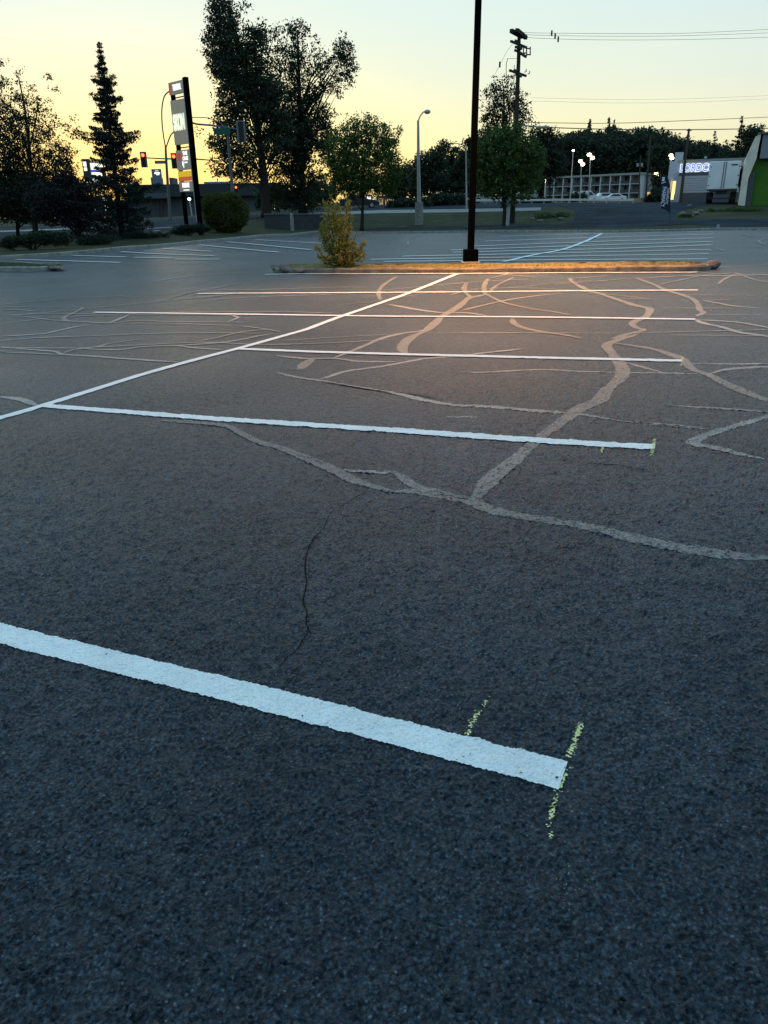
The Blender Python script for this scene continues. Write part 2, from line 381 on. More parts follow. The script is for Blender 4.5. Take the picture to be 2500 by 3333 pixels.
# lot: from behind the camera to the kerb
az = np.concatenate([np.linspace(kaz[0], -.5, 25)[:-1], np.linspace(-.5, .52, 170), np.linspace(.52, kaz[-1], 25)[1:]])
tt = np.concatenate([np.linspace(0, .22, 12)[:-1], np.linspace(.22, 1, 190)])
yk = Yk(az); tx = az*yk; bx = az*70
LP = np.zeros((len(tt), len(az), 3))
for i, t_ in enumerate(tt):
    x = bx*(1-t_)+tx*t_; y = -16*(1-t_)+yk*t_
    LP[i, :, 0] = x; LP[i, :, 1] = y; LP[i, :, 2] = T(x, y)
py_ = np.concatenate([np.linspace(3500, 1300, 700), np.linspace(1297, 1150, 120)])
ry = np.array([cast(1250, p, lotz)[1] for p in py_[::20]]); ry = np.interp(np.arange(len(py_)), np.arange(len(py_))[::20], ry)
ra = np.linspace(azof(-500), azof(3000), 900)
NP = np.zeros((len(ry), len(ra), 3)); NP[..., 1] = ry[:, None]
NP[..., 0] = ra[None, :]*(ry[:, None]+.45)*1.02; NP[..., 2] = T(NP[..., 0], NP[..., 1])+.001+relief(NP[..., 0], NP[..., 1])
def quads(m, n, o=0):
    idx = np.arange(m*n).reshape(m, n)+o; return np.stack([idx[:-1, :-1], idx[:-1, 1:], idx[1:, 1:], idx[1:, :-1]], -1).reshape(-1, 4)
me = bpy.data.meshes.new('parking_lot'); m1_, n1_ = LP.shape[:2]
mesh_np(me, np.vstack([LP.reshape(-1, 3), NP.reshape(-1, 3)]), np.vstack([quads(m1_, n1_), quads(len(ry), len(ra), m1_*n1_)]))
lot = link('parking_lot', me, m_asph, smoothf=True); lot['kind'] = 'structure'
lot['label'] = 'dark freshly sealed asphalt of the parking lot'
# verge and all land beyond, a kerb height above the asphalt
ys = np.concatenate([np.linspace(0, 1, 60)**1.3*60, np.linspace(62, 280, 60), [340, 420, 560, 800, 1300, 2200, 4000]])
GP = np.zeros((len(ys), len(az), 3))
for i, dy in enumerate(ys):
    y = yk+dy+.10; x = az*y
    GP[i, :, 0] = x; GP[i, :, 1] = y; GP[i, :, 2] = T(x, y)+V0
grid_mesh('verge', GP, m_grass, kind='structure')
gx = np.concatenate([np.linspace(-4000, -120, 6), np.linspace(-100, 100, 21), np.linspace(120, 4000, 6)])
gy = np.array([-4000, -1000, -300, -100, -40, -16, 0, 15, 30, 45, 60, 100, 300, 1000, 4000.])
GG = np.zeros((len(gy), len(gx), 3)); GG[..., 0], GG[..., 1] = np.meshgrid(gx, gy)
GG[..., 2] = np.where(GG[..., 1] > 20, -1.6, -1.7)
grid_mesh('ground', GG, m_ground, kind='structure')

def resample(P, step):
    P = np.asarray(P); s = np.r_[0, np.cumsum(np.linalg.norm(np.diff(P, axis=0), axis=1))]
    n = max(2, int(s[-1]/step)+1); u = np.linspace(0, s[-1], n)
    return np.stack([np.interp(u, s, P[:, k]) for k in range(P.shape[1])], 1)
def catmull(P, k=6):
    P = np.asarray(P, float)
    if len(P) < 3: return P
    Q = np.vstack([2*P[0]-P[1], P, 2*P[-1]-P[-2]]); out = []
    for i in range(1, len(Q)-2):
        for j in range(k):
            t = j/k; out.append(.5*((2*Q[i])+(-Q[i-1]+Q[i+1])*t+(2*Q[i-1]-5*Q[i]+4*Q[i+1]-Q[i+2])*t*t+(-Q[i-1]+3*Q[i]-3*Q[i+1]+Q[i+2])*t**3))
    out.append(Q[-2]); return np.array(out)
SD = .36*SF+.64*SM
SE = .70*SF+.30*SM
def drape(xy, off, S_=None): return np.column_stack([xy, T(xy[:, 0], xy[:, 1])+.001+relief(xy[:, 0], xy[:, 1], SD if S_ is None else S_)+off*np.clip(xy[:, 1]/12, .07, 3)])
def ribbon_into(mb, pix, wd, off, step=.25, rag=0., taper=False, curve=True, wvar=0., seed=0, S_=None):
    rg = np.random.RandomState(seed)
    pix = catmull(pix) if curve else resample(pix, 25.)
    P = np.array([C(a, b)[:2] for a, b in pix])
    P = resample(P, step)
    d = np.gradient(P, axis=0); d /= np.linalg.norm(d, axis=1)[:, None]+1e-9
    n = np.stack([d[:, 1], -d[:, 0]], 1)
    k = len(P); wv = np.full(k, wd/2)
    if wvar: wv = wv*(1+wvar*np.interp(np.arange(k)*step, np.arange(0, k*step+2, .45), rg.uniform(-1, 1, len(np.arange(0, k*step+2, .45)))))
    if taper: e = np.minimum(np.arange(k), np.arange(k)[::-1])*step; wv = wv*np.clip(.4+e/.35, 0, 1)
    ea, eb = rg.uniform(-rag, rag, k), rg.uniform(-rag, rag, k); near = P[:, 1].min() < 8
    nc = max(2, int(wd/max(.0035, .0016*max(P[:, 1].mean(), 1)))) if near else 2
    Vs = []
    for c in np.linspace(-1, 1, nc):
        e = ea*max(c, 0)-eb*max(-c, 0); Vs.append(drape(P+n*(wv*c+e)[:, None], off, S_))
    V = np.vstack(Vs); mb.add(V, [(r*k+i, r*k+i+1, (r+1)*k+i+1, (r+1)*k+i) for r in range(nc-1) for i in range(k-1)])
# --- painted lines
LINES = [
 [(-900, 1870), (-400, 1972), (0, 2068), (900, 2291), (1833, 2531)],
 [(150, 1324), (700, 1367), (1250, 1403), (1702, 1435), (2131, 1461)],
 [(784, 1137), (1000, 1146), (1300, 1155), (1500, 1160), (1862, 1169), (2220, 1177)],
 [(307, 1018), (900, 1026), (1250, 1031), (1657, 1033), (2000, 1037), (2262, 1041)],
 [(645, 957), (1000, 955), (1500, 952), (1910, 948), (2271, 946)],
 [(862, 895), (1000, 893), (1500, 892), (1952, 889), (2268, 888)],
 [(1250, 853), (1554, 850), (2000, 846), (2301, 845)],
 [(1206, 846), (1560, 841), (2000, 833), (2307, 828)],
 [(1309, 836), (1560, 831), (2000, 821), (2313, 814)],
 [(1474, 823), (2000, 811), (2315, 799)],
 [(1466, 816), (2000, 798), (2318, 788)],
 [(1545, 803), (2000, 786), (2323, 776)],
 [(1580, 787), (2000, 773.5), (2323, 764)],
 [(1627, 771), (1960, 762), (2335, 754)]]
LONG = [(-260, 1440), (0, 1364), (151, 1320), (452, 1224), (603, 1181), (784, 1133), (1000, 1073), (1040, 1057), (1102, 1034), (1324, 958), (1487, 893)]
LONG2 = [(1640, 853), (1726, 833), (1801, 820), (1831, 814), (1871, 801), (1922, 780), (1960, 761)]
LEFT = [[(52, 846), (391, 856)], [(237, 833), (410, 838)], [(438, 839), (560, 842)], [(394, 821), (500, 827.6), (699, 834)], [(529, 810), (688, 820)], [(646, 798.6), (909, 823)], [(739, 788.5), (1010, 814.5)], [(833, 782), (1053, 794)], [(569, 845.6), (713, 845.6)]]
k_ = 0
for i, L in enumerate(LINES):
    mb = MB(); ribbon_into(mb, L, .102 if i < 6 else .19, .0095+.0002*i, (.004, .009, .03)[i] if i < 3 else .12, (.002, .003, .004)[i] if i < 3 else .006, curve=False, seed=i)
    o = mb.build('parking_line', m_line); o['kind'] = 'structure'
for i, L in enumerate([LONG, LONG2]):
    mb = MB(); ribbon_into(mb, L, .102 if i == 0 else .16, .0080+.0004*i, .06, .004, curve=False, seed=40+i)
    o = mb.build('dividing_line', m_line); o['kind'] = 'structure'
mb = MB()
for i, L in enumerate(LEFT): ribbon_into(mb, L, .19, .0085+.0002*i, .2, .01, curve=False, seed=60+i)
o = mb.build('worn_parking_lines', m_oldline); o['kind'] = 'structure'

# --- crack sealant, traced in windows of the picture (x0, y0, scale)
WA, WB, WC, WD, WE, WF, WG = (900, 850, 2.074), (1500, 850, 1.659), (0, 850, 1.659), (1250, 1000, 1.327), (0, 1300, 1.327), (1000, 640, 2.765), (2000, 640, 3.318)
SEAL = [
 (WD, .05, [(0, 365), (60, 378), (200, 408), (300, 425), (500, 437), (700, 455), (830, 465), (1000, 490), (1200, 512), (1400, 530)]),
 (WD, .115, [(390, 835), (470, 740), (570, 660), (660, 580), (780, 490), (850, 440), (930, 405), (960, 360), (1020, 310), (1030, 265), (995, 215), (962, 170), (990, 150), (1100, 115)]),
 (WD, .09, [(0, 800), (120, 800), (240, 815), (330, 835), (380, 845), (460, 880), (600, 910), (760, 935), (860, 950), (1000, 985), (1200, 1030), (1400, 1065), (1700, 1095)]),
 (WD, .08, [(0, 710), (60, 725), (130, 775), (250, 805), (350, 830)]),
 (WD, .10, [(990, 155), (1150, 180), (1250, 210), (1300, 235), (1330, 270), (1400, 295), (1500, 345), (1600, 385), (1700, 425)]),
 (WD, .035, [(330, 282), (430, 283), (560, 276), (700, 272), (850, 280), (1050, 285), (1250, 288), (1370, 292)]),
 (WD, .05, [(1400, 292), (1480, 272), (1600, 262), (1700, 259)]), (WD, .04, [(1330, 245), (1500, 248), (1700, 245)]),
 (WD, .06, [(1700, 465), (1540, 510), (1440, 540), (1350, 575), (1340, 595), (1420, 610), (1520, 635), (1640, 660)]),
 (WD, .035, [(1230, 428), (1400, 438), (1700, 459)]), (WD, .05, [(270, 478), (400, 478)]), (WD, .04, [(1040, 240), (1130, 265), (1210, 288)]),
 (WA, .13, [(875, 628), (850, 600), (860, 560), (920, 510), (1010, 470), (1070, 420), (1110, 380), (1160, 350), (1220, 315), (1300, 250), (1360, 238), (1410, 225)]),
 (WA, .09, [(700, 262), (690, 215), (705, 180), (740, 150), (810, 105)]),
 (WA, .06, [(740, 290), (850, 310), (960, 330), (1100, 348), (1190, 350), (1300, 352), (1420, 370)]),
 (WA, .10, [(1410, 225), (1400, 180), (1415, 140), (1430, 120)]), (WA, .08, [(1440, 215), (1480, 170), (1600, 110)]),
 (WA, .06, [(390, 655), (480, 620), (600, 570), (720, 520), (850, 490), (960, 475), (1010, 465)]),
 (WA, .13, [(160, 735), (190, 700), (240, 665), (280, 655)]), (WA, .05, [(0, 640), (200, 660), (400, 660), (550, 678), (800, 682)]),
 (WA, .05, [(300, 800), (380, 775), (480, 745), (700, 715), (870, 685), (1010, 660), (1200, 645), (1380, 625), (1659, 595)]),
 (WA, .045, [(0, 755), (150, 790), (300, 810), (420, 835), (560, 855), (740, 885), (850, 905), (1000, 945), (1150, 970), (1300, 985), (1500, 990), (1659, 1010)]),
 (WA, .04, [(1230, 752), (1400, 755), (1659, 742)]), (WA, .03, [(0, 540), (400, 515), (850, 490)]), (WA, .02, [(1010, 487), (1659, 487)]),
 (WA, .08, [(1250, 190), (1285, 150), (1270, 200), (1310, 245)]),
 (WB, .11, [(590, 92), (600, 112), (640, 135), (690, 160), (760, 180), (850, 210), (940, 240), (1010, 255), (1020, 270), (1000, 300), (950, 322), (925, 340), (945, 360), (985, 375), (900, 395), (820, 422)]),
 (WB, .06, [(590, 95), (700, 88), (800, 78)]),
 (WB, .10, [(950, 90), (980, 105), (1050, 130), (1100, 155), (1180, 180), (1250, 205), (1280, 235), (1290, 265), (1310, 280), (1270, 300)]),
 (WB, .08, [(1060, 130), (1180, 105), (1300, 80), (1420, 70), (1480, 65), (1540, 85), (1600, 105), (1700, 120)]),
 (WB, .08, [(1480, 72), (1420, 100), (1390, 125)]), (WB, .04, [(1000, 92), (1150, 85), (1300, 75)]),
 (WB, .05, [(1310, 215), (1400, 230), (1460, 242), (1600, 255)]), (WB, .03, [(1310, 215), (1480, 207)]),
 (WB, .06, [(1265, 318), (1320, 340), (1400, 355), (1500, 385), (1600, 400), (1700, 415)]),
 (WB, .05, [(1265, 318), (1400, 325), (1520, 335), (1700, 368)]), (WB, .03, [(0, 388), (400, 388), (700, 390), (900, 390), (1100, 385), (1300, 380), (1700, 370)]),
 (WB, .07, [(130, 175), (160, 192), (220, 220), (290, 240), (400, 262), (500, 275), (600, 295)]),
 (WB, .05, [(0, 270), (120, 240), (250, 212), (400, 190), (550, 175)]),
 (WB, .08, [(275, 310), (290, 340), (350, 365), (450, 385), (560, 400), (650, 420)]),
 (WB, .03, [(860, 200), (950, 205), (1100, 208)]), (WB, .02, [(1180, 180), (1400, 185), (1640, 187)]), (WB, .02, [(1080, 255), (1300, 255), (1640, 257)]),
 (WB, .02, [(1300, 290), (1640, 290)]), (WB, .02, [(1000, 400), (1700, 406)]),
 (WC, .05, [(0, 465), (60, 470), (180, 480), (300, 490), (340, 505), (500, 515), (700, 530), (960, 548)]), (WC, .07, [(0, 492), (200, 500), (340, 508)]),
 (WC, .05, [(340, 500), (400, 480), (520, 465), (600, 445), (760, 423)]),
 (WC, .05, [(0, 470), (400, 472), (520, 478), (650, 480), (760, 465), (860, 460), (950, 458), (1050, 470), (1200, 480)]),
 (WC, .05, [(950, 458), (1150, 445), (1280, 430), (1400, 405), (1480, 395)]), (WC, .05, [(1060, 435), (1170, 415), (1300, 385), (1440, 370)]),
 (WC, .06, [(0, 408), (220, 395), (300, 380), (400, 358), (490, 345)]), (WC, .06, [(590, 335), (630, 320), (700, 290)]),
 (WC, .09, [(380, 328), (345, 315), (355, 300), (390, 285), (430, 265), (450, 250)]),
 (WC, .04, [(0, 265), (100, 265), (190, 272)]), (WC, .05, [(0, 295), (150, 290), (190, 285), (520, 285)]),
 (WC, .04, [(0, 312), (130, 302), (260, 318), (380, 325), (590, 335), (740, 322), (900, 328), (1060, 330), (1350, 332)]),
 (WC, .04, [(700, 290), (1200, 292), (1270, 300), (1280, 310), (1230, 330)]), (WC, .03, [(640, 338), (900, 338), (1250, 350)]),
 (WC, .04, [(1310, 352), (1440, 370), (1520, 385)]), (WC, .07, [(870, 213), (960, 190), (1010, 175), (1150, 150), (1300, 120)]),
 (WC, .06, [(870, 105), (960, 90), (1080, 78), (1200, 68), (1310, 65)]), (WC, .03, [(850, 110), (990, 110)]), (WC, .03, [(635, 190), (760, 195)]),
 (WC, .03, [(905, 257), (1010, 247)]), (WC, .06, [(0, 735), (110, 750), (200, 785)]), (WC, .04, [(860, 215), (1000, 200), (1210, 187)]), (WC, .02, [(0, 248), (460, 250)]),
 (WE, .075, [(700, 95), (850, 105), (980, 120), (1040, 150), (1120, 190), (1200, 210), (1300, 250), (1420, 300), (1470, 325), (1540, 360), (1680, 400)]),
 (WE, .045, [(1480, 310), (1580, 318), (1680, 322)]),
 (WF, .1, [(870, 445), (935, 432)]), (WF, .1, [(905, 405), (910, 435)]), (WF, .08, [(940, 375), (990, 350)]),
 (WG, .12, [(1395, 425), (1420, 412), (1440, 425), (1520, 440)]), (WG, .12, [(1630, 455), (1580, 472), (1560, 485), (1600, 515), (1680, 527)]), (WG, .1, [(1090, 572), (1150, 580), (1175, 592)])]
mb, mb2 = MB(), MB()
for i, (W_, wd, pts) in enumerate(SEAL):
    ribbon_into(mb if wd > .062 else mb2, [(W_[0]+a/W_[2], W_[1]+b/W_[2]) for a, b in pts], wd*.86 if wd > .062 else wd*1.2, .003+.00006*i, .012 if min(p[1] for p in pts)/W_[2]+W_[1] > 1150 else .03, .006, taper=True, wvar=.28, seed=100+i, S_=SE)
rgw = np.random.RandomState(909)
for q in range(30):
    x, y = rgw.uniform(-9, 11), rgw.uniform(7.5, 21); a = rgw.choice([0, math.pi])+rgw.normal(0, .45); P = [(x, y)]
    for _ in range(rgw.randint(4, 9)): a += rgw.normal(0, .35); x += .8*math.cos(a); y += .8*math.sin(a); P.append((x, y))
    pp = [proj((x, y, float(T(x, y)))) for x, y in P if y > 7 and y < 26]
    if len(pp) > 3: ribbon_into(mb2, pp, rgw.uniform(.025, .05), .0067+.00004*q, .05, .004, taper=True, wvar=.35, seed=700+q)
o = mb.build('crack_sealant', m_seal); tag(o, kind='structure')
o = mb2.build('crack_sealant', m_seal2); tag(o, kind='structure')
CR = [(WE, .005, [(1590, 400), (1520, 440), (1470, 470), (1420, 500)]), (WE, .0042, [(1425, 500), (1400, 560), (1350, 620), (1325, 680), (1320, 745), (1325, 800), (1312, 880), (1328, 930), (1322, 970), (1332, 1005), (1290, 1080), (1240, 1125), (1200, 1170)]),
 (WA, .014, [(300, 815), (420, 838), (560, 862), (740, 890), (780, 905)]), (WA, .014, [(800, 892), (900, 903), (1000, 920), (1150, 950)]), (WD, .008, [(760, 670), (830, 673), (900, 683), (1000, 688), (1150, 718)]),
 (WD, .007, [(830, 468), (1000, 488), (1200, 514), (1400, 531)]), (WD, .006, [(200, 815), (280, 822), (360, 838)]), (WE, .006, [(1280, 245), (1340, 262), (1400, 285)]), (WD, .006, [(440, 600), (520, 620), (600, 640)]),
 (WA, .01, [(0, 740), (150, 742)])]
mb = MB()
for i, (W_, wd, pts) in enumerate(CR):
    ribbon_into(mb, [(W_[0]+a/W_[2], W_[1]+b/W_[2]) for a, b in pts], wd, .0077+.0001*i, .008, .0022, taper=True, wvar=.6, seed=300+i)
o = mb.build('asphalt_cracks', m_crack); tag(o, kind='structure')
# --- yellow crayon ticks: broken specks on the stone tops
def specks(pts, n, wd, size, seed, off=-.01):
    rg = np.random.RandomState(seed); mb = MB(); P = resample(np.array([C(*p)[:2] for p in catmull(pts)]), .002)
    for _ in range(int(n*1.9)):
        c = P[rg.randint(len(P))]+rg.normal(0, wd/2.2, 2); s = size*rg.uniform(.4, 1.2); k = rg.randint(4, 7); a0 = rg.uniform(0, 6)
        q = np.array([[c[0]+s*rg.uniform(.5, 1)*math.cos(a0+2*math.pi*j/k), c[1]+.75*s*rg.uniform(.5, 1)*math.sin(a0+2*math.pi*j/k)] for j in range(k)])
        
        if relief(c[0], c[1]) < .0032 and c[1] < 4: continue
        mb.add(drape(q, off+rg.uniform(0, .004)), [tuple(range(k))])
    return mb
W7 = (1250, 2100, 1.952)
cv = lambda W_, p: [(W_[0]+a/W_[2], W_[1]+b/W_[2]) for a, b in p]
for pts, n, wd, sz in [(cv(W7, [(670, 345), (630, 390), (570, 480), (530, 580)]), 210, .008, .0032), (cv(W7, [(1250, 520), (1215, 610), (1175, 720)]), 220, .008, .003),
                       (cv(W7, [(1185, 790), (1135, 880), (1095, 960), (1070, 1050), (1060, 1110)]), 200, .007, .003), (cv(W7, [(1060, 1100), (1045, 1160), (1062, 1240)]), 40, .006, .003),
                       ([(2131, 1436), (2127, 1455), (2119, 1492)], 110, .012, .005), ([(1962, 1462), (1957, 1480)], 40, .010, .005), ([(2222, 1166), (2216, 1196)], 40, .015, .008)]:
    o = specks(pts, n, wd, sz, int(pts[0][0]), -.01 if pts[0][1] > 2000 else .014).build('chalk_mark', m_chalk); tag(o, kind='structure')
o = specks(cv(W7, [(1060, 1330), (1130, 1420), (1180, 1520), (1100, 1600), (1250, 1500)]), 60, .05, .0012, 5).build('chalk_dust', m_chalk); tag(o, kind='structure')

# --- kerb round the lot, roads, pavement beyond
kp2 = np.array([[a*Yk(a), Yk(a)] for a in np.linspace(kaz[0], kaz[-1], 260)])
def kerb_strip(P, h, w_, name, mt, nrm_sign=1):
    d = np.gradient(P, axis=0); d /= np.linalg.norm(d, axis=1)[:, None]; n = np.stack([-d[:, 1], d[:, 0]], 1)*nrm_sign
    z = T(P[:, 0], P[:, 1]); m = len(P); V = []
    for off, hh in ((0, -.05), (.012, h-.02), (.035, h), (w_, h), (w_, -.05)):
        V.append(np.column_stack([P+n*off, z+hh]))
    k = len(V); A = np.stack(V)
    mb = MB(); mb.add(A.reshape(-1, 3), [(j*m+i, j*m+i+1, (j+1)*m+i+1, (j+1)*m+i) for j in range(k-1) for i in range(m-1)])
    o = mb.build(name, mt); tag(o, kind='structure'); return o
kerb_strip(kp2, .135, .16, 'kerb', m_conc)
def strip(name, lo, hi, mt, off, n=90):
    """sheet between two lines of the ground, both given as picture polylines"""
    x0 = max(lo[0][0], hi[0][0]); x1 = min(lo[-1][0], hi[-1][0]); xs = np.linspace(x0, x1, n)
    a = np.array([C(x, np.interp(x, *zip(*lo)), V0)[:2] for x in xs]); b = np.array([C(x, np.interp(x, *zip(*hi)), V0)[:2] for x in xs])
    P = np.zeros((14, n, 3))
    for i, t_ in enumerate(np.linspace(0, 1, 14)):
        q = a*(1-t_)+b*t_; P[i, :, :2] = q; P[i, :, 2] = T(q[:, 0], q[:, 1])+V0+off
    return grid_mesh(name, P, mt, kind='structure')
hw_lo = [(-900, 850), (-300, 830), (0, 800), (200, 780), (400, 765), (560, 750), (700, 736), (820, 714), (950, 697), (1240, 684), (1500, 681), (1800, 673), (2200, 668), (2500, 662), (3200, 656)]
hw_hi = [(-900, 765), (-300, 745), (0, 738), (400, 722), (560, 712), (800, 702), (950, 690), (1240, 669), (1500, 663), (1800, 661), (2200, 658), (2500, 653), (3200, 646)]
strip('road', hw_lo, hw_hi, m_road, .02)
strip('pavement', [(880, 712), (950, 703), (1240, 695), (1500, 692), (1760, 686)], [(880, 706), (950, 697), (1240, 684.5), (1500, 681.5), (1760, 676)], m_walk, .03)
dw_lo = [(1180, 750), (1500, 746), (1800, 742), (1950, 741), (2100, 737), (2250, 731), (2340, 739), (2500, 740), (3000, 742)]
dw_hi = [(1180, 744), (1500, 735), (1720, 731), (1880, 729), (2200, 719), (2340, 713), (3000, 712)]
strip('driveway', dw_lo, dw_hi, m_road, .012)
rampL = [(731, 1800), (726, 1845), (716, 1868), (700, 1876), (685, 1868), (676, 1840), (668, 1780)]; rampR = [(731, 2290), (722, 2235), (714, 2205), (704, 2196), (694, 2205), (684, 2222), (676, 2270), (668, 2330)]
RP = []
for py in np.linspace(668, 731, 30):
    a, b = np.interp(py, *zip(*rampL[::-1])), np.interp(py, *zip(*rampR[::-1])); row = np.array([C(x, py, V0)[:2] for x in np.linspace(a, b, 26)]); RP.append(np.column_stack([row, T(row[:, 0], row[:, 1])+V0+.016]))
grid_mesh('driveway_ramp', np.array(RP), m_road, kind='structure')
strip('sandy_path', [(0, 757), (400, 741)], [(0, 752), (400, 738)], m_walk, .03)
# pale kerb at the right-hand entrance
P = np.array([C(x, y)[:2] for x, y in [(2350, 743), (2400, 742), (2500, 742), (2700, 744)]]); kerb_strip(resample(P, .5), .13, .35, 'kerb', m_conc)
# worn road markings on the street at left
mb = MB()
for i, (a, b, c, d) in enumerate([(0, 793, 30, 792), (0, 787, 28, 786), (365, 765, 388, 764.5), (305, 748, 395, 746), (412, 747, 455, 745), (500, 753, 520, 752), (480, 745, 560, 741)]):
    A, B = C(a, b, V0), C(c, d, V0); dd = np.array([B[0]-A[0], B[1]-A[1]]); L_ = np.linalg.norm(dd); nn = np.array([-dd[1], dd[0]])/L_*.12
    q = np.array([A[:2]+nn, A[:2]-nn, B[:2]-nn, B[:2]+nn]); mb.add(np.column_stack([q, T(q[:, 0], q[:, 1])+V0+.03]), [(0, 1, 2, 3)])
o = mb.build('road_marking', m_line); tag(o, kind='structure')

# ------------------------------------------------------------------ planting islands
def island(name, label, outline, kerb_mat, turf_mat, h=.115, seed=0):
    P = np.array([p[:2] for p in outline]); P = resample(np.vstack([catmull(P, 4), P[:1]]), .12)[:-1]
    rg = np.random.RandomState(seed); m = len(P)
    d = np.roll(P, -2, 0)-np.roll(P, 2, 0); d /= np.linalg.norm(d, axis=1)[:, None]+1e-9; n = np.stack([-d[:, 1], d[:, 0]], 1)
    if np.sum(n*(P.mean(0)-P)) < 0: n = -n
    wob = np.convolve(rg.normal(0, .012, m+8), np.ones(9)/9, 'same')[:m]*2
    org = np.array([P[:, 0].mean(), P[:, 1].mean(), float(T(P[:, 0].mean(), P[:, 1].mean()))])
    o = thing(name, org, label, 'traffic island'); z0 = T(P[:, 0], P[:, 1])
    rings = [np.column_stack([P+n*a, z0+b+rg.normal(0, .003, m)+wob*(b > 0)]) for a, b in ((0, -.05), (.01, h-.03), (.035, h), (.15, h), (.16, h-.06))]
    mb = MB(); mb.add(np.vstack(rings), [(j*m+i, j*m+(i+1) % m, (j+1)*m+(i+1) % m, (j+1)*m+i) for j in range(4) for i in range(m)]); mb.build('kerb', kerb_mat, o)
    inner = P+n*.155; cen = inner.mean(0); V = []; K = 7
    # turf: rings shrinking to the spine of the island
    ax = inner-cen; u, s_, vt = np.linalg.svd(ax, full_matrices=False); e = vt[0]; lam = ax@e; half = np.abs(lam).max()
    spine = cen+np.outer(lam*.93, e)
    for k in range(K+1):
        q = inner*(1-k/K)+spine*(k/K); V.append(np.column_stack([q, T(q[:, 0], q[:, 1])+h-.02+.05*math.sin(k/K*1.57)+rg.normal(0, .006, m)]))
    mb = MB(); mb.add(np.vstack(V), [(j*m+i, j*m+(i+1) % m, (j+1)*m+(i+1) % m, (j+1)*m+i) for j in range(K) for i in range(m)]); tb = mb.build('turf', turf_mat, o)
    # short blades
    k = rg.randint(0, m, 6000); f = rg.rand(6000)**.8; q = inner[k]*(1-f[:, None])+spine[k]*f[:, None]+rg.normal(0, .03, (6000, 2)); hh = rg.uniform(.015, .05, 6000)
    z = T(q[:, 0], q[:, 1])+h+.0
    b = rg.uniform(-.006, .006, (6000, 2)); A = np.column_stack([q-b, z]); B = np.column_stack([q+b, z]); D = np.column_stack([q+rg.normal(0, .015, (6000, 2)), z+hh])
    V = np.stack([A, B, D], 1).reshape(-1, 3)-org; me = bpy.data.meshes.new('grass'); mesh_np(me, V, np.arange(18000).reshape(-1, 3)); g = link('grass', me, m_blade, o); g['kind'] = 'stuff'
    return o
m_blade = leaf_mat('grass_blade', (.09, .075, .03), (.16, .12, .05), (.10, .11, .03), .2)
out = [C(893, 890), C(1100, 889.5), C(1500, 888.5), C(1900, 887.5), (5.45, 15.26), (6.0, 15.0), (6.38, 15.05), (6.58, 15.4), (6.42, 15.9), (6.05, 16.3), C(1900, 850, .14), C(1500, 853, .14), C(1200, 855, .14), C(960, 857, .14), C(895, 864, .14)]
isl = island('planting_island', 'long raised kerbed island of dry grass around the black light pole', out, mat('worn_kerb', (.20, .16, .12), .9, .2, noise=.45, nscale=5, bump=.8, bscale=30), m_isl, seed=3)
out = [C(-420, 886), C(-150, 885), C(0, 884), (C(110, 885)), C(180, 879), C(188, 868, .12), C(130, 857, .12), C(0, 851, .12), C(-200, 850, .12), C(-420, 853, .12)]
island('planting_island', 'low bare kerbed island at the left edge of the lot', out, m_conc, m_grass, .13, 5)

def rock(c, r, seed, label, group=None, mt=None, parent=None, squash=.6):
    rg = np.random.RandomState(seed); mb = MB(); mb.ball((0, 0, 0), 1, 12, 9)
    V = mb.v[0]; f = 1+.22*np.sin(V@rg.normal(0, 2.2, (3, 5))+rg.uniform(0, 6, 5)).sum(1)/2
    mb.v[0] = V*f[:, None]*np.array([r, r*.8, r*squash])+np.array([c[0], c[1], c[2]+r*squash*.55])
    o = mb.build('rock', mt or m_rock, None, (c[0], c[1], c[2])); tag(o, label, 'rock', group); return o
m_rock = mat('rock', (.17, .15, .13), .9, .2, noise=.4, nscale=7, bump=.6, bscale=20)
rock(C(935, 886, .02), .17, 1, 'pale broken kerb stone at the left tip of the long island')
rock(C(903, 880, .03), .16, 2, 'dark rounded stone behind the pale one at the island tip')
rock(C(975, 884, .05), .10, 3, 'small stone set in the kerb just right of the pale broken one')
rock(C(2318, 871, .03), .15, 4, 'dark stone at the right tip of the long island')
rock(C(180, 876, .02), .22, 6, 'boulder at the right tip of the low left-hand island')

# ------------------------------------------------------------------ foliage
def leaves(name, cen, size, mt, parent, rg, up_bias=.0, aspect=.55, col=None):
    n = len(cen); nv = rg.normal(0, 1, (n, 3)); nv[:, 2] += up_bias; nv /= np.linalg.norm(nv, axis=1)[:, None]
    a = rg.normal(0, 1, (n, 3)); a -= nv*(a*nv).sum(1)[:, None]; a /= np.linalg.norm(a, axis=1)[:, None]; b = np.cross(nv, a)
    s = (size*rg.uniform(.6, 1.35, n))[:, None]
    V = np.stack([cen-a*s, cen-b*s*aspect, cen+a*s, cen+b*s*aspect*rg.uniform(.6, 1, n)[:, None]], 1).reshape(-1, 3)
    V = V-np.array(root(parent).location); me = bpy.data.meshes.new(name); mesh_np(me, V, np.arange(4*n).reshape(-1, 4))
    return link(name, me, mt, parent)
def clumps(cen, per, spread, rg, flat=.75):
    """leaf points gathered in rough balls round the clump centres"""
    n = len(cen); k = rg.poisson(per, n)+2; idx = np.repeat(np.arange(n), k)
    d = rg.normal(0, 1, (len(idx), 3)); d /= np.linalg.norm(d, axis=1)[:, None]; r = rg.rand(len(idx))**.5
    sp_ = (spread*rg.uniform(.6, 1.35, n))[idx]
    return cen[idx]+d*(r*sp_)[:, None]*np.array([1, 1, flat])
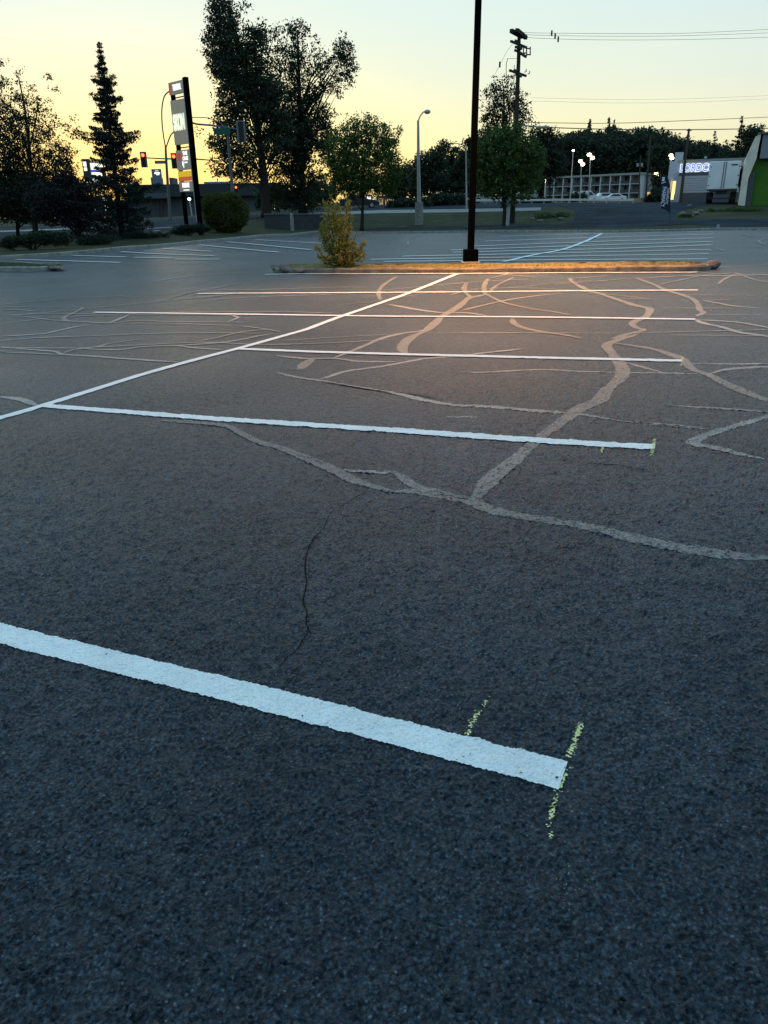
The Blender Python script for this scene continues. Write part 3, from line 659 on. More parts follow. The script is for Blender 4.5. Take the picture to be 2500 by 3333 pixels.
def blob_points(blobs, Y, n, rg, depth=1., shell=.45):
    """clump centres inside ellipsoids given as (px, py, rx, ry, weight) of the picture at depth Y"""
    wts = np.array([b[2]*b[3]*(b[4] if len(b) > 4 else 1) for b in blobs], float); wts /= wts.sum(); out = []
    for b, k in zip(blobs, (wts*n).astype(int)+1):
        c = at(b[0], b[1], Y+(b[5] if len(b) > 5 else 0)); rx = b[2]*Y/2586; rz = b[3]*Y/2788; ry = min(rx, rz)*depth
        d = rg.normal(0, 1, (k, 3)); d /= np.linalg.norm(d, axis=1)[:, None]; r = rg.rand(k)**shell
        out.append(c+d*r[:, None]*np.array([rx, ry, rz]))
    return np.concatenate(out)
def limb_path(a, b, rg, sag=.12, k=5):
    a, b = np.asarray(a), np.asarray(b); L_ = np.linalg.norm(b-a); pts = []
    off = rg.normal(0, .07, 3)*L_
    for i in range(k+1):
        t = i/k; pts.append(a*(1-t)+b*t+off*math.sin(t*math.pi)+np.array([0, 0, sag*L_*math.sin(t*math.pi)]))
    return pts
def tree(name, label, cat, base_px, Y, trunk, r0, blobs, n, per, spread, size, lm, seed, depth=1., limbs=26, bark=None, group=None, twig=0, shell=.45, aspect=.55):
    """trunk: picture points from the ground up"""
    rg = np.random.RandomState(seed); B = G(base_px, Y, V0-.1); o = thing(name, B, label, cat, group)
    tp = [B]+[at(x, y, Y) for x, y in trunk]; tp = catmull(np.array(tp), 4)
    rr = np.linspace(1, .18, len(tp))**1.1*r0; rr[0] *= 1.35
    mb = MB(); mb.tube(tp, list(rr), 9)
    cen = blob_points(blobs, Y, n, rg, depth, shell)
    # limbs run from the trunk to a spread of clumps, twigs from limbs to their neighbours
    pick = cen[rg.permutation(len(cen))[:limbs]]
    for c in pick:
        z = c[2]-B[2]; zt = B[2]+z*rg.uniform(.45, .8); i = int(np.argmin(np.abs(tp[:, 2]-zt))); i = max(1, i)
        L_ = np.linalg.norm(c-tp[i]); r = min(rr[i]*.6, .02+.012*L_)
        mb.tube(limb_path(tp[i], c, rg), list(np.linspace(r, .008, 6)), 5, cap=False)
    mb.build('trunk', bark or m_bark, o, smoothf=True)
    if twig:
        mt_ = MB(); c2 = cen[rg.permutation(len(cen))[:twig]]
        for c in c2:
            q = pick[np.argmin(np.linalg.norm(pick-c, axis=1))]; mt_.tube(limb_path(q, c, rg, .03, 3), [.016, .012, .008, .004], 3, cap=False)
        mt_.build('twigs', bark or m_bark, o)['kind'] = 'stuff'
    leaves('crown', clumps(cen, per, spread, rg), size, lm, o, rg, .3, aspect)
    return o
l_dark = leaf_mat('leaf_dark', (.018, .028, .018), (.030, .046, .026), (.045, .062, .03), .18)
l_poplar = leaf_mat('leaf_poplar', (.024, .040, .024), (.038, .060, .034), (.058, .085, .045), .2)
l_mid = leaf_mat('leaf_mid', (.040, .075, .020), (.068, .118, .026), (.10, .16, .038), .22)
l_purple = leaf_mat('leaf_purple', (.014, .015, .016), (.022, .022, .023), (.036, .034, .034), .15)
l_spruce = leaf_mat('needle_spruce', (.012, .022, .018), (.020, .034, .026), (.032, .05, .035), .08)
l_gold_lit = leaf_mat('leaf_gold_lit', (.20, .17, .028), (.32, .25, .04), (.24, .23, .05), .3)  # yellowish leaves, lamp glow mixed into these gold tones
l_juniper = leaf_mat('needle_juniper', (.014, .026, .016), (.024, .042, .024), (.035, .055, .03), .08)
l_round = leaf_mat('leaf_round', (.035, .05, .012), (.07, .085, .016), (.11, .12, .022), .2)

# the two tall poplars behind the lot
tree('poplar', 'tallest tree, dark leaning poplar left of centre reaching the top of the picture', 'tree', 868, 69,
 [(862, 600), (850, 500), (835, 400), (800, 250), (770, 130), (740, 20)], .42,
 [(728, 45, 45, 60), (755, 130, 62, 70), (700, 130, 38, 62, .7), (770, 230, 80, 70, 1.2), (735, 210, 55, 55), (830, 180, 45, 90), (850, 110, 25, 32, .7), (810, 320, 105, 75, 1.3), (750, 380, 55, 50, .8), (870, 300, 60, 90, 1.1), (725, 450, 52, 80, .7), (790, 470, 80, 85, .75), (715, 540, 40, 40, .5), (800, 560, 90, 45, .7), (900, 420, 60, 90, 1.2), (668, 55+130, 12, 12, .3), (640, 425, 12, 8, .2), (705, 25, 18, 22, .5), (792, 28, 18, 20, .3)],
 1350, 28, .60, .115, l_poplar, 11, limbs=75, twig=120, depth=.8)
tree('poplar', 'broad tall poplar with spreading upright boughs, right of the leaning one', 'tree', 985, 73,
 [(983, 600), (980, 480), (975, 350), (972, 200), (968, 100)], .36,
 [(968, 105, 32, 50, .8), (905, 125, 28, 48, .55), (975, 190, 50, 65, .8), (930, 220, 50, 80, .75), (1040, 190, 45, 60, .45), (1110, 170, 38, 50, 1), (1125, 230, 36, 55, .9), (1060, 260, 60, 60, .35), (1000, 300, 70, 70, .6), (950, 360, 80, 80, 1.2), (1030, 370, 60, 60, .9), (1000, 450, 90, 80, 1.5), (930, 480, 80, 80, 1.3), (1060, 470, 40, 80, 1), (960, 570, 95, 75, 1.5), (920, 640, 50, 50, 1), (1000, 650, 60, 45, 1.2), (1095, 290, 30, 30, .3)],
 1250, 24, .58, .112, l_poplar, 12, limbs=90, twig=140, depth=.8)
tree('leafy_tree', 'mid-sized round green tree standing behind the golden bush', 'tree', 1178, 64, [(1180, 690), (1183, 600), (1185, 500)], .17,
 [(1120, 500, 65, 90, 1.3), (1180, 430, 70, 50), (1240, 450, 60, 60, .9), (1180, 540, 110, 80, 1.3), (1265, 510, 50, 70, .9), (1100, 570, 55, 60), (1230, 600, 80, 45, 1.2), (1150, 610, 80, 40, 1.2), (1290, 570, 25, 60, .5), (1130, 400, 25, 20, .4), (1225, 395, 30, 20, .4), (1295, 430, 15, 20, .3)],
 1000, 26, .46, .09, l_mid, 13, limbs=30, depth=.9)
tree('leafy_tree', 'round full green tree right behind the black light pole', 'tree', 1640, 60, [(1642, 690), (1645, 620), (1648, 540), (1650, 470)], .16,
 [(1600, 470, 60, 55), (1680, 460, 65, 50), (1650, 520, 110, 80, 1.4), (1570, 540, 40, 80), (1735, 530, 42, 70), (1610, 600, 70, 50, 1.2), (1700, 600, 65, 50, 1), (1650, 430, 60, 30, .7), (1660, 640, 60, 25, .5)],
 800, 26, .46, .09, l_mid, 14, limbs=30, depth=.9)
tree('poplar', 'open-crowned tree rising behind the utility pole', 'tree', 1640, 78, [(1640, 560), (1640, 430), (1640, 320), (1636, 265)], .22,
 [(1640, 300, 50, 55, .8), (1600, 340, 35, 50, .6), (1680, 330, 40, 50, .7), (1640, 380, 75, 50, 1), (1590, 410, 30, 40, .6), (1700, 390, 32, 40, .6), (1625, 270, 25, 30, .5), (1580, 290, 12, 30, .3), (1640, 440, 90, 40, 1), (1660, 500, 90, 60, 1)],
 420, 18, .5, .11, l_dark, 15, limbs=40, depth=.9)
# left-hand group
tree('leafy_tree', 'wide thin-leaved tree with an airy top at the left edge', 'tree', 118, 40, [(112, 700), (105, 600), (95, 480), (80, 350), (60, 250)], .15,
 [(20, 250, 50, 60, .30), (70, 330, 80, 60, .5), (0, 350, 70, 80, .8), (130, 360, 60, 50, .30), (170, 300, 30, 60, .10), (60, 430, 110, 70, 1.3), (170, 440, 70, 60, .55), (-20, 500, 90, 90, 1.6), (90, 530, 110, 60, 1.8), (240, 440, 50, 70, .12), (200, 520, 60, 50, .5), (30, 620, 160, 70, 3.2), (140, 620, 130, 65, 2.8), (40, 690, 120, 40, 1.6), (-80, 620, 80, 120, 1.5)],
 2300, 22, .30, .055, l_dark, 16, limbs=60, twig=330, depth=.9)
tree('dark_shrub', 'dark purple-leaved bushy tree left of the spruce', 'tree', 262, 37, [(255, 720), (245, 620), (225, 520)], .07,
 [(208, 500, 22, 35, .8), (212, 570, 45, 60, 1), (235, 640, 75, 70, 2.2), (280, 690, 60, 55, 1.5), (200, 690, 80, 50, 1.6), (250, 740, 60, 30, .5), (150, 660, 60, 70, 1.4)],
 1000, 30, .26, .05, l_purple, 17, limbs=40, twig=60, depth=1.)
tree('leafy_tree', 'dark bushy growth under the airy tree at far left', 'tree', 60, 43, [(55, 700), (50, 600)], .12,
 [(-40, 640, 110, 80, 1.5), (70, 650, 110, 75, 1.6), (150, 690, 60, 40, .8)], 700, 34, .34, .06, l_dark, 18, limbs=24)

def conifer(name, label, base_px, Y, top, prof, lm, seed, r0=.12, step=.26, droop=.25, dens=1., size=.07, group=None, lean=0., cat='tree', bare=.0):
    """prof: (fraction of height, half width in m) from the ground up"""
    rg = np.random.RandomState(seed); B = G(base_px, Y, V0-.1); Tp = at(top[0], top[1], Y); Hh = Tp[2]-B[2]; o = thing(name, B, label, cat, group)
    fr, rad = zip(*prof); mb = MB(); mb.tube([B, B*.5+Tp*.5, Tp], [r0*1.2, r0*.6, .012], 8); pts = []
    z = .02*Hh+max(fr[0]*Hh, .2)
    while z < Hh-.05:
        f = z/Hh; R = np.interp(f, fr, rad); k = rg.randint(5, 8); a0 = rg.uniform(0, 6.28); wob = rg.uniform(.72, 1.18)
        for j in range(k):
            a = a0+2*math.pi*j/k+rg.normal(0, .2); L_ = R*wob*rg.uniform(.6, 1.22); ax = B+(Tp-B)*min(.995, f+rg.uniform(-.5, .5)*step/Hh)
            dn = droop*(1-f)*L_-.16*L_*f; d = np.array([math.cos(a), math.sin(a), 0]); q = []
            for t_ in np.linspace(0, 1, 5): q.append(ax+d*L_*t_+np.array([0, 0, -dn*math.sin(t_*1.9)+.12*L_*t_**3]))
            if L_ > .25: mb.tube(q, [.012+.008*L_, .012, .009, .006, .003], 3, cap=False)
            m = int(dens*(8+42*L_)*(1 if f < .82 else .45)); t_ = rg.uniform(.08, 1, m)**.75; q = np.array(q); c = np.stack([np.interp(t_, np.linspace(0, 1, 5), q[:, i]) for i in range(3)], 1)
            side = np.array([-d[1], d[0], 0]); wd = .30*L_*(1-t_)+.10
            c = c+side*(rg.uniform(-1, 1, m)*wd)[:, None]; c[:, 2] -= np.abs(rg.normal(0, .07, m))*(.5+L_); c[:, :2] += rg.normal(0, .03, (m, 2)); pts.append(c)
        z += step*rg.uniform(.75, 1.3)*(1-.35*f)
    mb.build('trunk', m_bark, o, smoothf=True)
    leaves('crown', np.concatenate(pts), size, lm, o, rg, .5, .34)
    return o
conifer('spruce', 'tall pointed spruce with ragged tiers left of the sign tower', 400, 42, (322, 135),
 [(.07, 2.1), (.16, 2.2), (.3, 1.8), (.42, 1.3), (.52, .95), (.565, 1.6), (.60, .75), (.7, .60), (.74, .9), (.78, .38), (.82, .65), (.86, .22), (.89, .36), (.92, .08), (.95, .18), (.97, .04), (1, .02)], l_spruce, 21, r0=.15, dens=3.6, size=.08, step=.27, droop=.34)

def shrub(name, label, base_px, Y, blobs, n, per, spread, size, lm, seed, stems=8, group=None, cat='shrub', depth=1., off=V0, up_b=.4, aspect=.45, base=None):
    rg = np.random.RandomState(seed); B = G(base_px, Y, off) if base is None else base; o = thing(name, B, label, cat, group)
    cen = blob_points(blobs, Y, n, rg, depth); cen[:, 2] = np.maximum(cen[:, 2], B[2]+.05)
    mb = MB()
    for c in cen[rg.permutation(len(cen))[:stems]]: mb.tube(limb_path(B-np.array([0, 0, .05]), c, rg, .15), [.025, .02, .015, .011, .008, .004], 5, cap=False)
    mb.build('stems', m_bark, o)
    p = clumps(cen, per, spread, rg); p[:, 2] = np.maximum(p[:, 2], B[2]+.02); leaves('leaves', p, size, lm, o, rg, up_b, aspect)
    return o
shrub('juniper', 'spreading dark juniper at the far left below the airy tree', 110, 33.5, [(60, 785, 60, 18), (140, 775, 70, 22), (30, 800, 30, 10, .6), (195, 775, 40, 25)], 380, 26, .16, .045, l_juniper, 31, 14, depth=1.2)
shrub('juniper', 'low dark juniper left of the spruce trunk', 310, 36.5, [(300, 785, 50, 14), (340, 780, 30, 15)], 170, 26, .15, .04, l_juniper, 32, 8)
shrub('juniper', 'flat spreading juniper right of the spruce trunk', 450, 41, [(400, 782, 40, 8), (440, 770, 50, 14), (500, 768, 40, 8, .8), (430, 785, 40, 6)], 230, 24, .15, .045, l_juniper, 33, 10)
shrub('juniper', 'dark clipped juniper at the foot of the sign tower', 620, 46, [(600, 748, 38, 16), (650, 745, 40, 14), (575, 755, 18, 8)], 230, 26, .17, .05, l_juniper, 34, 8)
shrub('sapling', 'spindly staked sapling by the street left of the sign tower', 492, 44, [(485, 722, 10, 7), (494, 735, 5, 9)], 14, 12, .12, .05, l_dark, 35, 3)
# big round bush: dense ball of small leaves
def round_bush():
    Y = 50.; rg = np.random.RandomState(5); B = G(735, Y); o = thing('round_bush', B, 'large clipped ball-shaped bush with a yellow-green top, right of the sign tower', 'shrub')
    c = at(736, 690, Y); R = np.array([70*Y/2586, 1.3, 62*Y/2788]); n = 2100
    d = rg.normal(0, 1, (n, 3)); d /= np.linalg.norm(d, axis=1)[:, None]; d = np.sign(d)*np.abs(d)**.80; r = rg.uniform(.80, 1.0, n)[:, None]*(1+.07*np.sin(d@rg.normal(0, 3.2, (3, 4))+rg.uniform(0, 6, 4)).sum(1)/1.6)[:, None]
    cen = c+d*r*R; mb = MB()
    for q in cen[:12]: mb.tube(limb_path(B-np.array([0, 0, .05]), q, rg), [.03, .025, .02, .015, .01, .005], 5, cap=False)
    mb.build('stems', m_bark, o); p = clumps(cen, 22, .17, rg); p[:, 2] = np.maximum(p[:, 2], B[2]+.03)
    leaves('leaves', p, .042, l_round, o, rg, .3)
round_bush()
# golden bush on the island: leafy upright shoots, lamp glow in the leaf colour
def golden_bush():
    Y = C(1108, 866, .14)[1]; B = C(1108, 866, .14); o = thing('golden_bush', B, 'slender yellowish bush with upright shoots and painted lamp glow on the long island', 'shrub'); rg = np.random.RandomState(8); mb = MB(); pts = []
    tips = [(1080, 632), (1102, 645), (1128, 640), (1140, 665), (1066, 660), (1050, 700), (1042, 745), (1030, 790), (1062, 740), (1090, 700), (1120, 720), (1140, 740), (1158, 800), (1165, 755), (1196, 785), (1172, 815), (1150, 850), (1115, 770), (1085, 780), (1060, 800), (1040, 835), (1130, 830), (1190, 830), (1050, 850), (1100, 820), (1148, 780), (1075, 690), (1110, 690), (1098, 730), (1035, 770), (1180, 795), (1145, 700), (1048, 720), (1130, 790), (1070, 830)]
    for (x, y) in tips:
        for rep in range(1):
            tip = at(x+rg.normal(0, 5), y+rg.normal(0, 6)+rep*10, Y+rg.uniform(-.35, .35)); L_ = np.linalg.norm(tip-B); p = limb_path(B, tip, rg, .02, 7)
            out_ = np.array([(x-1108)/2586*Y*.12, 0, 0]); p = [q+out_*math.sin(math.pi*i/7) for i, q in enumerate(p)]
            mb.tube(p, list(np.linspace(.012, .003, 8)), 4, cap=False); p = np.array(p); m = int(40+72*L_); t_ = rg.uniform(.22, 1.02, m)
            c = np.stack([np.interp(t_, np.linspace(0, 1, 8), p[:, i]) for i in range(3)], 1); pts.append(c+rg.normal(0, .06, c.shape)*(1.15-t_)[:, None]+rg.normal(0, .028, c.shape))
    mb.build('stems', m_bark, o); leaves('leaves', np.concatenate(pts), .040, l_gold_lit, o, rg, .2, .5)
golden_bush()
# trees further back in the middle, along the far side of the street
for i, (bp, Y, tr, bl, lab) in enumerate([
 (1400, 105, [(1400, 600), (1400, 520)], [(1400, 560, 60, 70), (1370, 600, 50, 50), (1420, 510, 30, 35, .6)], 'dark green tree behind the grey street lamp'),
 (1320, 110, [(1320, 620), (1320, 580)], [(1320, 590, 55, 55), (1280, 610, 40, 40)], 'low dark tree between the round tree and the grey street lamp'),
 (1470, 115, [(1470, 600), (1470, 520)], [(1470, 540, 60, 70), (1455, 600, 60, 40), (1440, 480, 25, 25, .4)], 'broad dark tree just left of the black light pole'),
 (1540, 112, [(1540, 600), (1540, 500)], [(1530, 520, 50, 80), (1510, 590, 55, 50), (1560, 470, 40, 40, .7)], 'tall dark tree directly behind the black light pole'),
 (1010, 95, [(1010, 640), (1010, 600)], [(1040, 630, 60, 40), (950, 650, 55, 35), (880, 650, 50, 30)], 'low dark thicket below the broad poplar'),
 (1790, 120, [(1790, 600), (1790, 480)], [(1780, 470, 45, 50), (1790, 540, 55, 60), (1750, 440, 30, 35, .5)], 'dark tree at the left end of the motel'),
 (1335, 90, [(1335, 680)], [(1320, 670, 30, 14), (1370, 668, 25, 14), (1290, 672, 20, 10)], 'low hedge of shrubs under the red lit sign'),
 (1470, 92, [(1470, 680)], [(1440, 655, 50, 16), (1490, 660, 30, 16)], 'dark low shrubs in front of the white building')]):
    tree('roadside_tree' if i < 6 else 'roadside_shrub', lab, 'tree' if i < 6 else 'shrub', bp, Y, tr, .16, bl, 330, 26, .75, .17, l_dark, 50+i, limbs=16, depth=.7)
for i, (bp, Y, bl, lab) in enumerate([(1900, 150, [(1885, 640, 35, 18), (1855, 648, 25, 12)], 'bushes in front of the motel left of the white van'), (2150, 105, [(2150, 635, 22, 18), (2165, 648, 30, 12), (2115, 648, 20, 10)], 'dark bushes between the motel and the parts store'),
      (1720, 100, [(1700, 652, 40, 10), (1760, 655, 40, 9)], 'low shrubs behind the white guardrail'), (2130, 112, [(2128, 640, 8, 32), (2120, 650, 12, 20)], 'narrow black conifer beside the motel end wall'), (2410, 88, [(2412, 575, 9, 14), (2405, 590, 7, 10), (2418, 560, 7, 9)], 'hanging branch of leaves beside the yellow lamp')]):
    shrub('roadside_shrub', lab, bp, Y, bl, 120, 22, .5, .14, l_dark, 70+i, 5)
# wooded rise behind the motel: individual conifers and broad trees
def forest():
    rg = np.random.RandomState(77)
    protos = []
    for k in range(3):
        o = conifer('conifer', 'x', 1900, 230, (1900, 400), [(.0, 3.2), (.2, 3.6), (.5, 2.6), (.75, 1.3), (.9, .5), (1, .05)], l_spruce, 200+k, r0=.3, step=1.0, dens=.55, size=.42)
        protos.append(o)
    def bt(seed):
        return tree('broad_tree', 'x', 'tree', 1900, 230, [(1900, 560), (1900, 450)], .3, [(1900, 440, 55, 45), (1880, 500, 60, 70, 1.4), (1930, 500, 60, 75, 1.4), (1900, 590, 75, 70, 1.6)], 420, 22, 1.5, .36, l_dark, seed, limbs=10, depth=.9)
    protos += [bt(301), bt(302)]
    top0 = 400.
    sky = [(1760, 470), (1800, 420), (1835, 395), (1870, 398), (1905, 392), (1940, 405), (1970, 382), (2000, 395), (2035, 385), (2060, 392), (2090, 388), (2120, 395), (2140, 402), (2165, 425), (2190, 415), (2215, 455), (2245, 430), (2275, 438), (2300, 452), (2330, 440), (2350, 475), (2385, 480), (2420, 450), (2470, 425), (2500, 440), (2560, 430)]
    jobs = []
    for i in range(86):
        px = 1762+i*9.4+rg.uniform(-5, 5); row = i % 3
        Y = [228, 262, 300][row]+rg.uniform(-8, 8); py = np.interp(px, *zip(*sky))+[6, 0, -4][row]+rg.uniform(-12, 7)
        jobs.append((px, Y, py, rg.choice([3, 4])))
    jobs += [(1973, 300, 378, 0), (1883, 280, 388, 2), (2085, 270, 376, 3), (1560, 240, 470, 3), (1600, 250, 480, 3), (1700, 240, 440, 4), (1500, 245, 520, 4), (1420, 260, 560, 3), (1460, 255, 540, 0), (1735, 250, 430, 3)]
    jobs.append((1958, 296, 390, 1)); used = set(); hrefs = [float(at(1900, 400, 230)[2]-p.location[2]) for p in protos[:3]]
    for j, (px, Y, py, k) in enumerate(jobs):
        B = G(px, Y); tp = at(px, py, Y); s = (tp[2]-B[2])/24.
        p = protos[k]; first = k not in used; used.add(k); o = p if first else copy_tree(p)
        ref = 24. if k >= 3 else hrefs[k]
        o.location = tuple(B); f = (tp[2]-B[2])/ref; o.scale = (f*(1. if k < 3 else 1.35), f*(1. if k < 3 else 1.35), f); o.rotation_euler = (0, 0, rg.uniform(0, 6.28))
        o['label'] = 'dark conifer in the wood behind the motel' if k < 3 else 'dark broad-crowned tree in the wood behind the motel'
        o['category'] = 'tree'; o['group'] = 'conifers of the wood behind the motel' if k < 3 else 'broad trees of the wood behind the motel'
forest()
conifer('fir', 'tall lone fir beside the green building on the right', 2408, 130, (2415, 378), [(.05, 2.2), (.3, 2.0), (.6, 1.3), (.8, .8), (1, .02)], l_spruce, 91, r0=.2, step=.55, dens=.9, size=.2)
conifer('fir', 'small pale fir in the gap left of the tall lone fir', 2327, 200, (2327, 425), [(.3, 2.2), (.6, 1.7), (.8, 1.), (1, .02)], l_spruce, 92, r0=.2, step=.9, dens=.5, size=.28)
tree('broad_tree', 'dark full tree behind the roof corner of the green building', 'tree', 2465, 125, [(2462, 560), (2460, 470)], .2, [(2452, 440, 30, 32), (2470, 480, 30, 40), (2435, 500, 30, 40), (2425, 560, 30, 45)], 330, 26, .8, .18, l_dark, 93, limbs=14)
tree('broad_tree', 'dark trees in the yard beside the parts store', 'tree', 2150, 125, [(2150, 600), (2150, 520)], .2, [(2150, 520, 35, 50), (2160, 590, 35, 45)], 260, 26, .8, .2, l_dark, 94, limbs=10)

# ------------------------------------------------------------------ text
def text_mesh(name, txt, size, mt, parent, loc, xdir, zdir=(0, 0, 1), depth=.02, bold=0., outline=0., spacing=1., width=None):
    """lettering in the plane spanned by xdir and zdir, centred at loc"""
    cu = bpy.data.curves.new(name, 'FONT'); cu.body = txt; cu.size = size; cu.extrude = depth/2; cu.align_x = 'CENTER'; cu.align_y = 'CENTER'; cu.offset = bold; cu.space_character = spacing
    if outline: cu.fill_mode = 'NONE'; cu.bevel_depth = outline; cu.bevel_resolution = 1; cu.extrude = 0
    ob = bpy.data.objects.new(name+'_tmp', cu); COL.objects.link(ob); dg = bpy.context.evaluated_depsgraph_get(); me = bpy.data.meshes.new_from_object(ob.evaluated_get(dg))
    bpy.data.objects.remove(ob); me.name = name
    x = Vector(xdir).normalized(); z = Vector(zdir).normalized(); y = z.cross(x)           # lettering faces -y
    s = 1.
    if width:
        xs = [v.co.x for v in me.vertices]; s = width/max(1e-6, max(xs)-min(xs))
    L0 = Vector(loc)-Vector(root(parent).location)
    for v in me.vertices: v.co = L0+x*v.co.x*s+z*v.co.y-y*v.co.z
    me.materials.clear(); return link(name, me, mt, parent)

# ------------------------------------------------------------------ black lot light on the island
B = C(1531, 856, .14); LY = B[1]
pole = thing('light_pole', B, 'tall black square light pole on the long kerbed island', 'lamp post')
mb = MB(); tp = at(1556, -10, LY); topz = 8.2; dirv = (tp-B)/(tp[2]-B[2]); top = B+dirv*(topz-B[2])
top = np.array([B[0]+.02, B[1], topz])
mb.tube([B+np.array([0, 0, .02]), top], [.074, .058], 4, sq=True); mb.build('pole', m_black, pole)
mb = MB(); mb.box(B+np.array([0, 0, .165]), (.33, .33, .28)); mb.build('base_cover', m_black, pole, bevel=.015)
mb = MB(); mb.box(B+np.array([0, 0, 0]), (.42, .42, .07)); mb.build('footing', m_conc, pole, bevel=.01)
mb = MB(); mb.tube([top+np.array([0, -.02, -.12]), top+np.array([0, -1.3, -.06])], .035, 6); mb.build('arm', m_black, pole)
mb = MB(); mb.box(top+np.array([0, -1.65, -.05]), (.42, .75, .16)); mb.build('lamp_housing', m_black, pole, bevel=.03)
mb = MB(); mb.box(top+np.array([0, -1.65, -.140]), (.32, .6, .02)); lens = mb.build('lens', glow_mat('sodium_lens', (1, .55, .2), 8), pole)
ll = bpy.data.lights.new('lamp', 'SPOT'); ll.energy = 13000; ll.color = (1, .42, .12); ll.spot_size = math.radians(96); ll.spot_blend = 1.; ll.shadow_soft_size = .25
lo = bpy.data.objects.new('lamp', ll); COL.objects.link(lo); lo.location = tuple(top+np.array([0, -1.65, -.2])); lo.rotation_euler = (math.radians(-19), 0, 0)

# ------------------------------------------------------------------ sign tower
def pylon():
    Y = 47.; BL = G(600, Y+1.3); BR = G(655, Y); z0 = min(BL[2], BR[2])
    Tr = at(603, 250, Y)[2]; o = thing('sign_tower', (BL+BR)/2, 'tall dark pylon sign with stacked tenant panels left of centre', 'sign')
    L_ = np.array([BL[0], BL[1]]); R_ = np.array([at(652, 700, Y)[0], Y]); L_[0] = at(597, 700, Y+1.3)[0]
    # plan: the face runs from the left post back to the right post; slightly turned
    x = np.array([R_[0]-L_[0], R_[1]-L_[1]]); wd = np.linalg.norm(x); x /= wd; nrm = np.array([x[1], -x[0]])       # towards the camera side
    X = np.array([x[0], x[1], 0]); Nn = np.array([nrm[0], nrm[1], 0]); rz = math.atan2(x[1], x[0])
    def P(u, v, z): return np.array([L_[0], L_[1], 0])+X*u+Nn*v+np.array([0, 0, z])
    def bx(mb, u0, u1, v0, v1, z0_, z1_): mb.box(P((u0+u1)/2, (v0+v1)/2, (z0_+z1_)/2), (u1-u0, v1-v0, z1_-z0_), rz)
    Z = lambda py: at(610, py, Y+.5)[2]
    mb = MB(); bx(mb, wd-.24, wd, -.12, .10, BR[2]-.1, Tr); mb.build('post', m_black, o)
    mb = MB(); bx(mb, .0, .22, -.16, .0, BL[2]-.1, Z(300)); mb.build('post', m_black, o)
    mb = MB(); bx(mb, wd-.31, wd-.262, -.05, .115, Z(745), Tr-.02); mb.build('trim', m_galv, o)
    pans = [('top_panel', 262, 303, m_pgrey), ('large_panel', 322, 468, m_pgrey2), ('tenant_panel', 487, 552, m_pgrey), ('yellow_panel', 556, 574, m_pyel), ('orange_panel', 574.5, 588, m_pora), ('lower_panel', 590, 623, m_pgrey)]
    e = {}
    for nme, a, b, mt in pans:
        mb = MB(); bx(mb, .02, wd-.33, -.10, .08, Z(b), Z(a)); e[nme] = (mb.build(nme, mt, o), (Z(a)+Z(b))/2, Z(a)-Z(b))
    for a, b in ((303, 322), (468, 487)):
        mb = MB(); bx(mb, .02, .3, -.14, -.02, Z(b), Z(a)); bx(mb, .02, wd-.33, -.14, -.11, (Z(a)+Z(b))/2-.03, (Z(a)+Z(b))/2+.03); mb.build('rail', m_black, o)
    cu = (wd-.31)/2
    text_mesh('lettering', 'TERMINAL', .42, m_pwhite, e['top_panel'][0], P(cu+.12, .095, e['top_panel'][1]), X, width=1.15*cu, bold=.012)
    mb = MB(); bx(mb, .06, .24, .081, .09, e['top_panel'][1]-.3, e['top_panel'][1]+.22); mb.build('red_mark', m_pred, e['top_panel'][0])
    text_mesh('lettering', 'SKON', 1.15, m_pivory, e['large_panel'][0], P(cu, .11, e['large_panel'][1]-.05), X, outline=.036, width=1.5*cu)
    zc_, hh = e['tenant_panel'][1:]
    mb = MB(); bx(mb, .12, .52, .081, .092, zc_-.02, zc_+.38); mb.build('red_mark', m_pred, e['tenant_panel'][0])
    text_mesh('lettering', 'THE\nONE', .27, m_pwhite, e['tenant_panel'][0], P(cu+.25, .095, zc_+.2), X, bold=.012)
    mb = MB(); bx(mb, cu+.08, cu+.42, .081, .09, zc_-.18, zc_-.10); mb.tube([P(cu-.06, .09, zc_-.05), P(cu-.03, .09, zc_-.25), P(cu+.0, .09, zc_-.42)], [.03, .07, .02], 6); mb.build('white_mark', m_pwhite, e['tenant_panel'][0])
    zc_, hh = e['lower_panel'][1:]
    text_mesh('lettering', 'REME', .34, m_pwhite, e['lower_panel'][0], P(cu, .095, zc_+.06), X, bold=.014, width=1.0*cu)
    mb = MB(); bx(mb, cu-.32, cu+.32, .081, .09, zc_-.22, zc_-.16); mb.build('underline', m_pwhite, e['lower_panel'][0])
m_pgrey = mat('panel_grey_skyglow', (.17, .16, .14), .5, .4, noise=.25, nscale=1.5, emit=(.62, .60, .47), es=.15)  # emission stands in for sky glow coming through the translucent face
m_pgrey2 = mat('panel_faded_skyglow', (.16, .16, .13), .45, .5, noise=.35, nscale=.9, emit=(.62, .60, .47), es=.15)  # same added glow, as if the sky shone through from behind
m_pyel = mat('panel_yellow', (.75, .45, .02), .5, emit=(1, .62, .02), es=.45); m_pora = mat('panel_orange', (.6, .12, .03), .5, emit=(1, .2, .05), es=.3)
m_pwhite = mat('letter_white', (.8, .8, .78), .5, emit=(1, .97, .9), es=.9); m_pivory = mat('letter_ivory', (.75, .78, .66), .5, emit=(.9, .95, .7), es=.75); m_pred = mat('mark_red', (.5, .05, .03), .5, emit=(1, .1, .05), es=.25)
pylon()

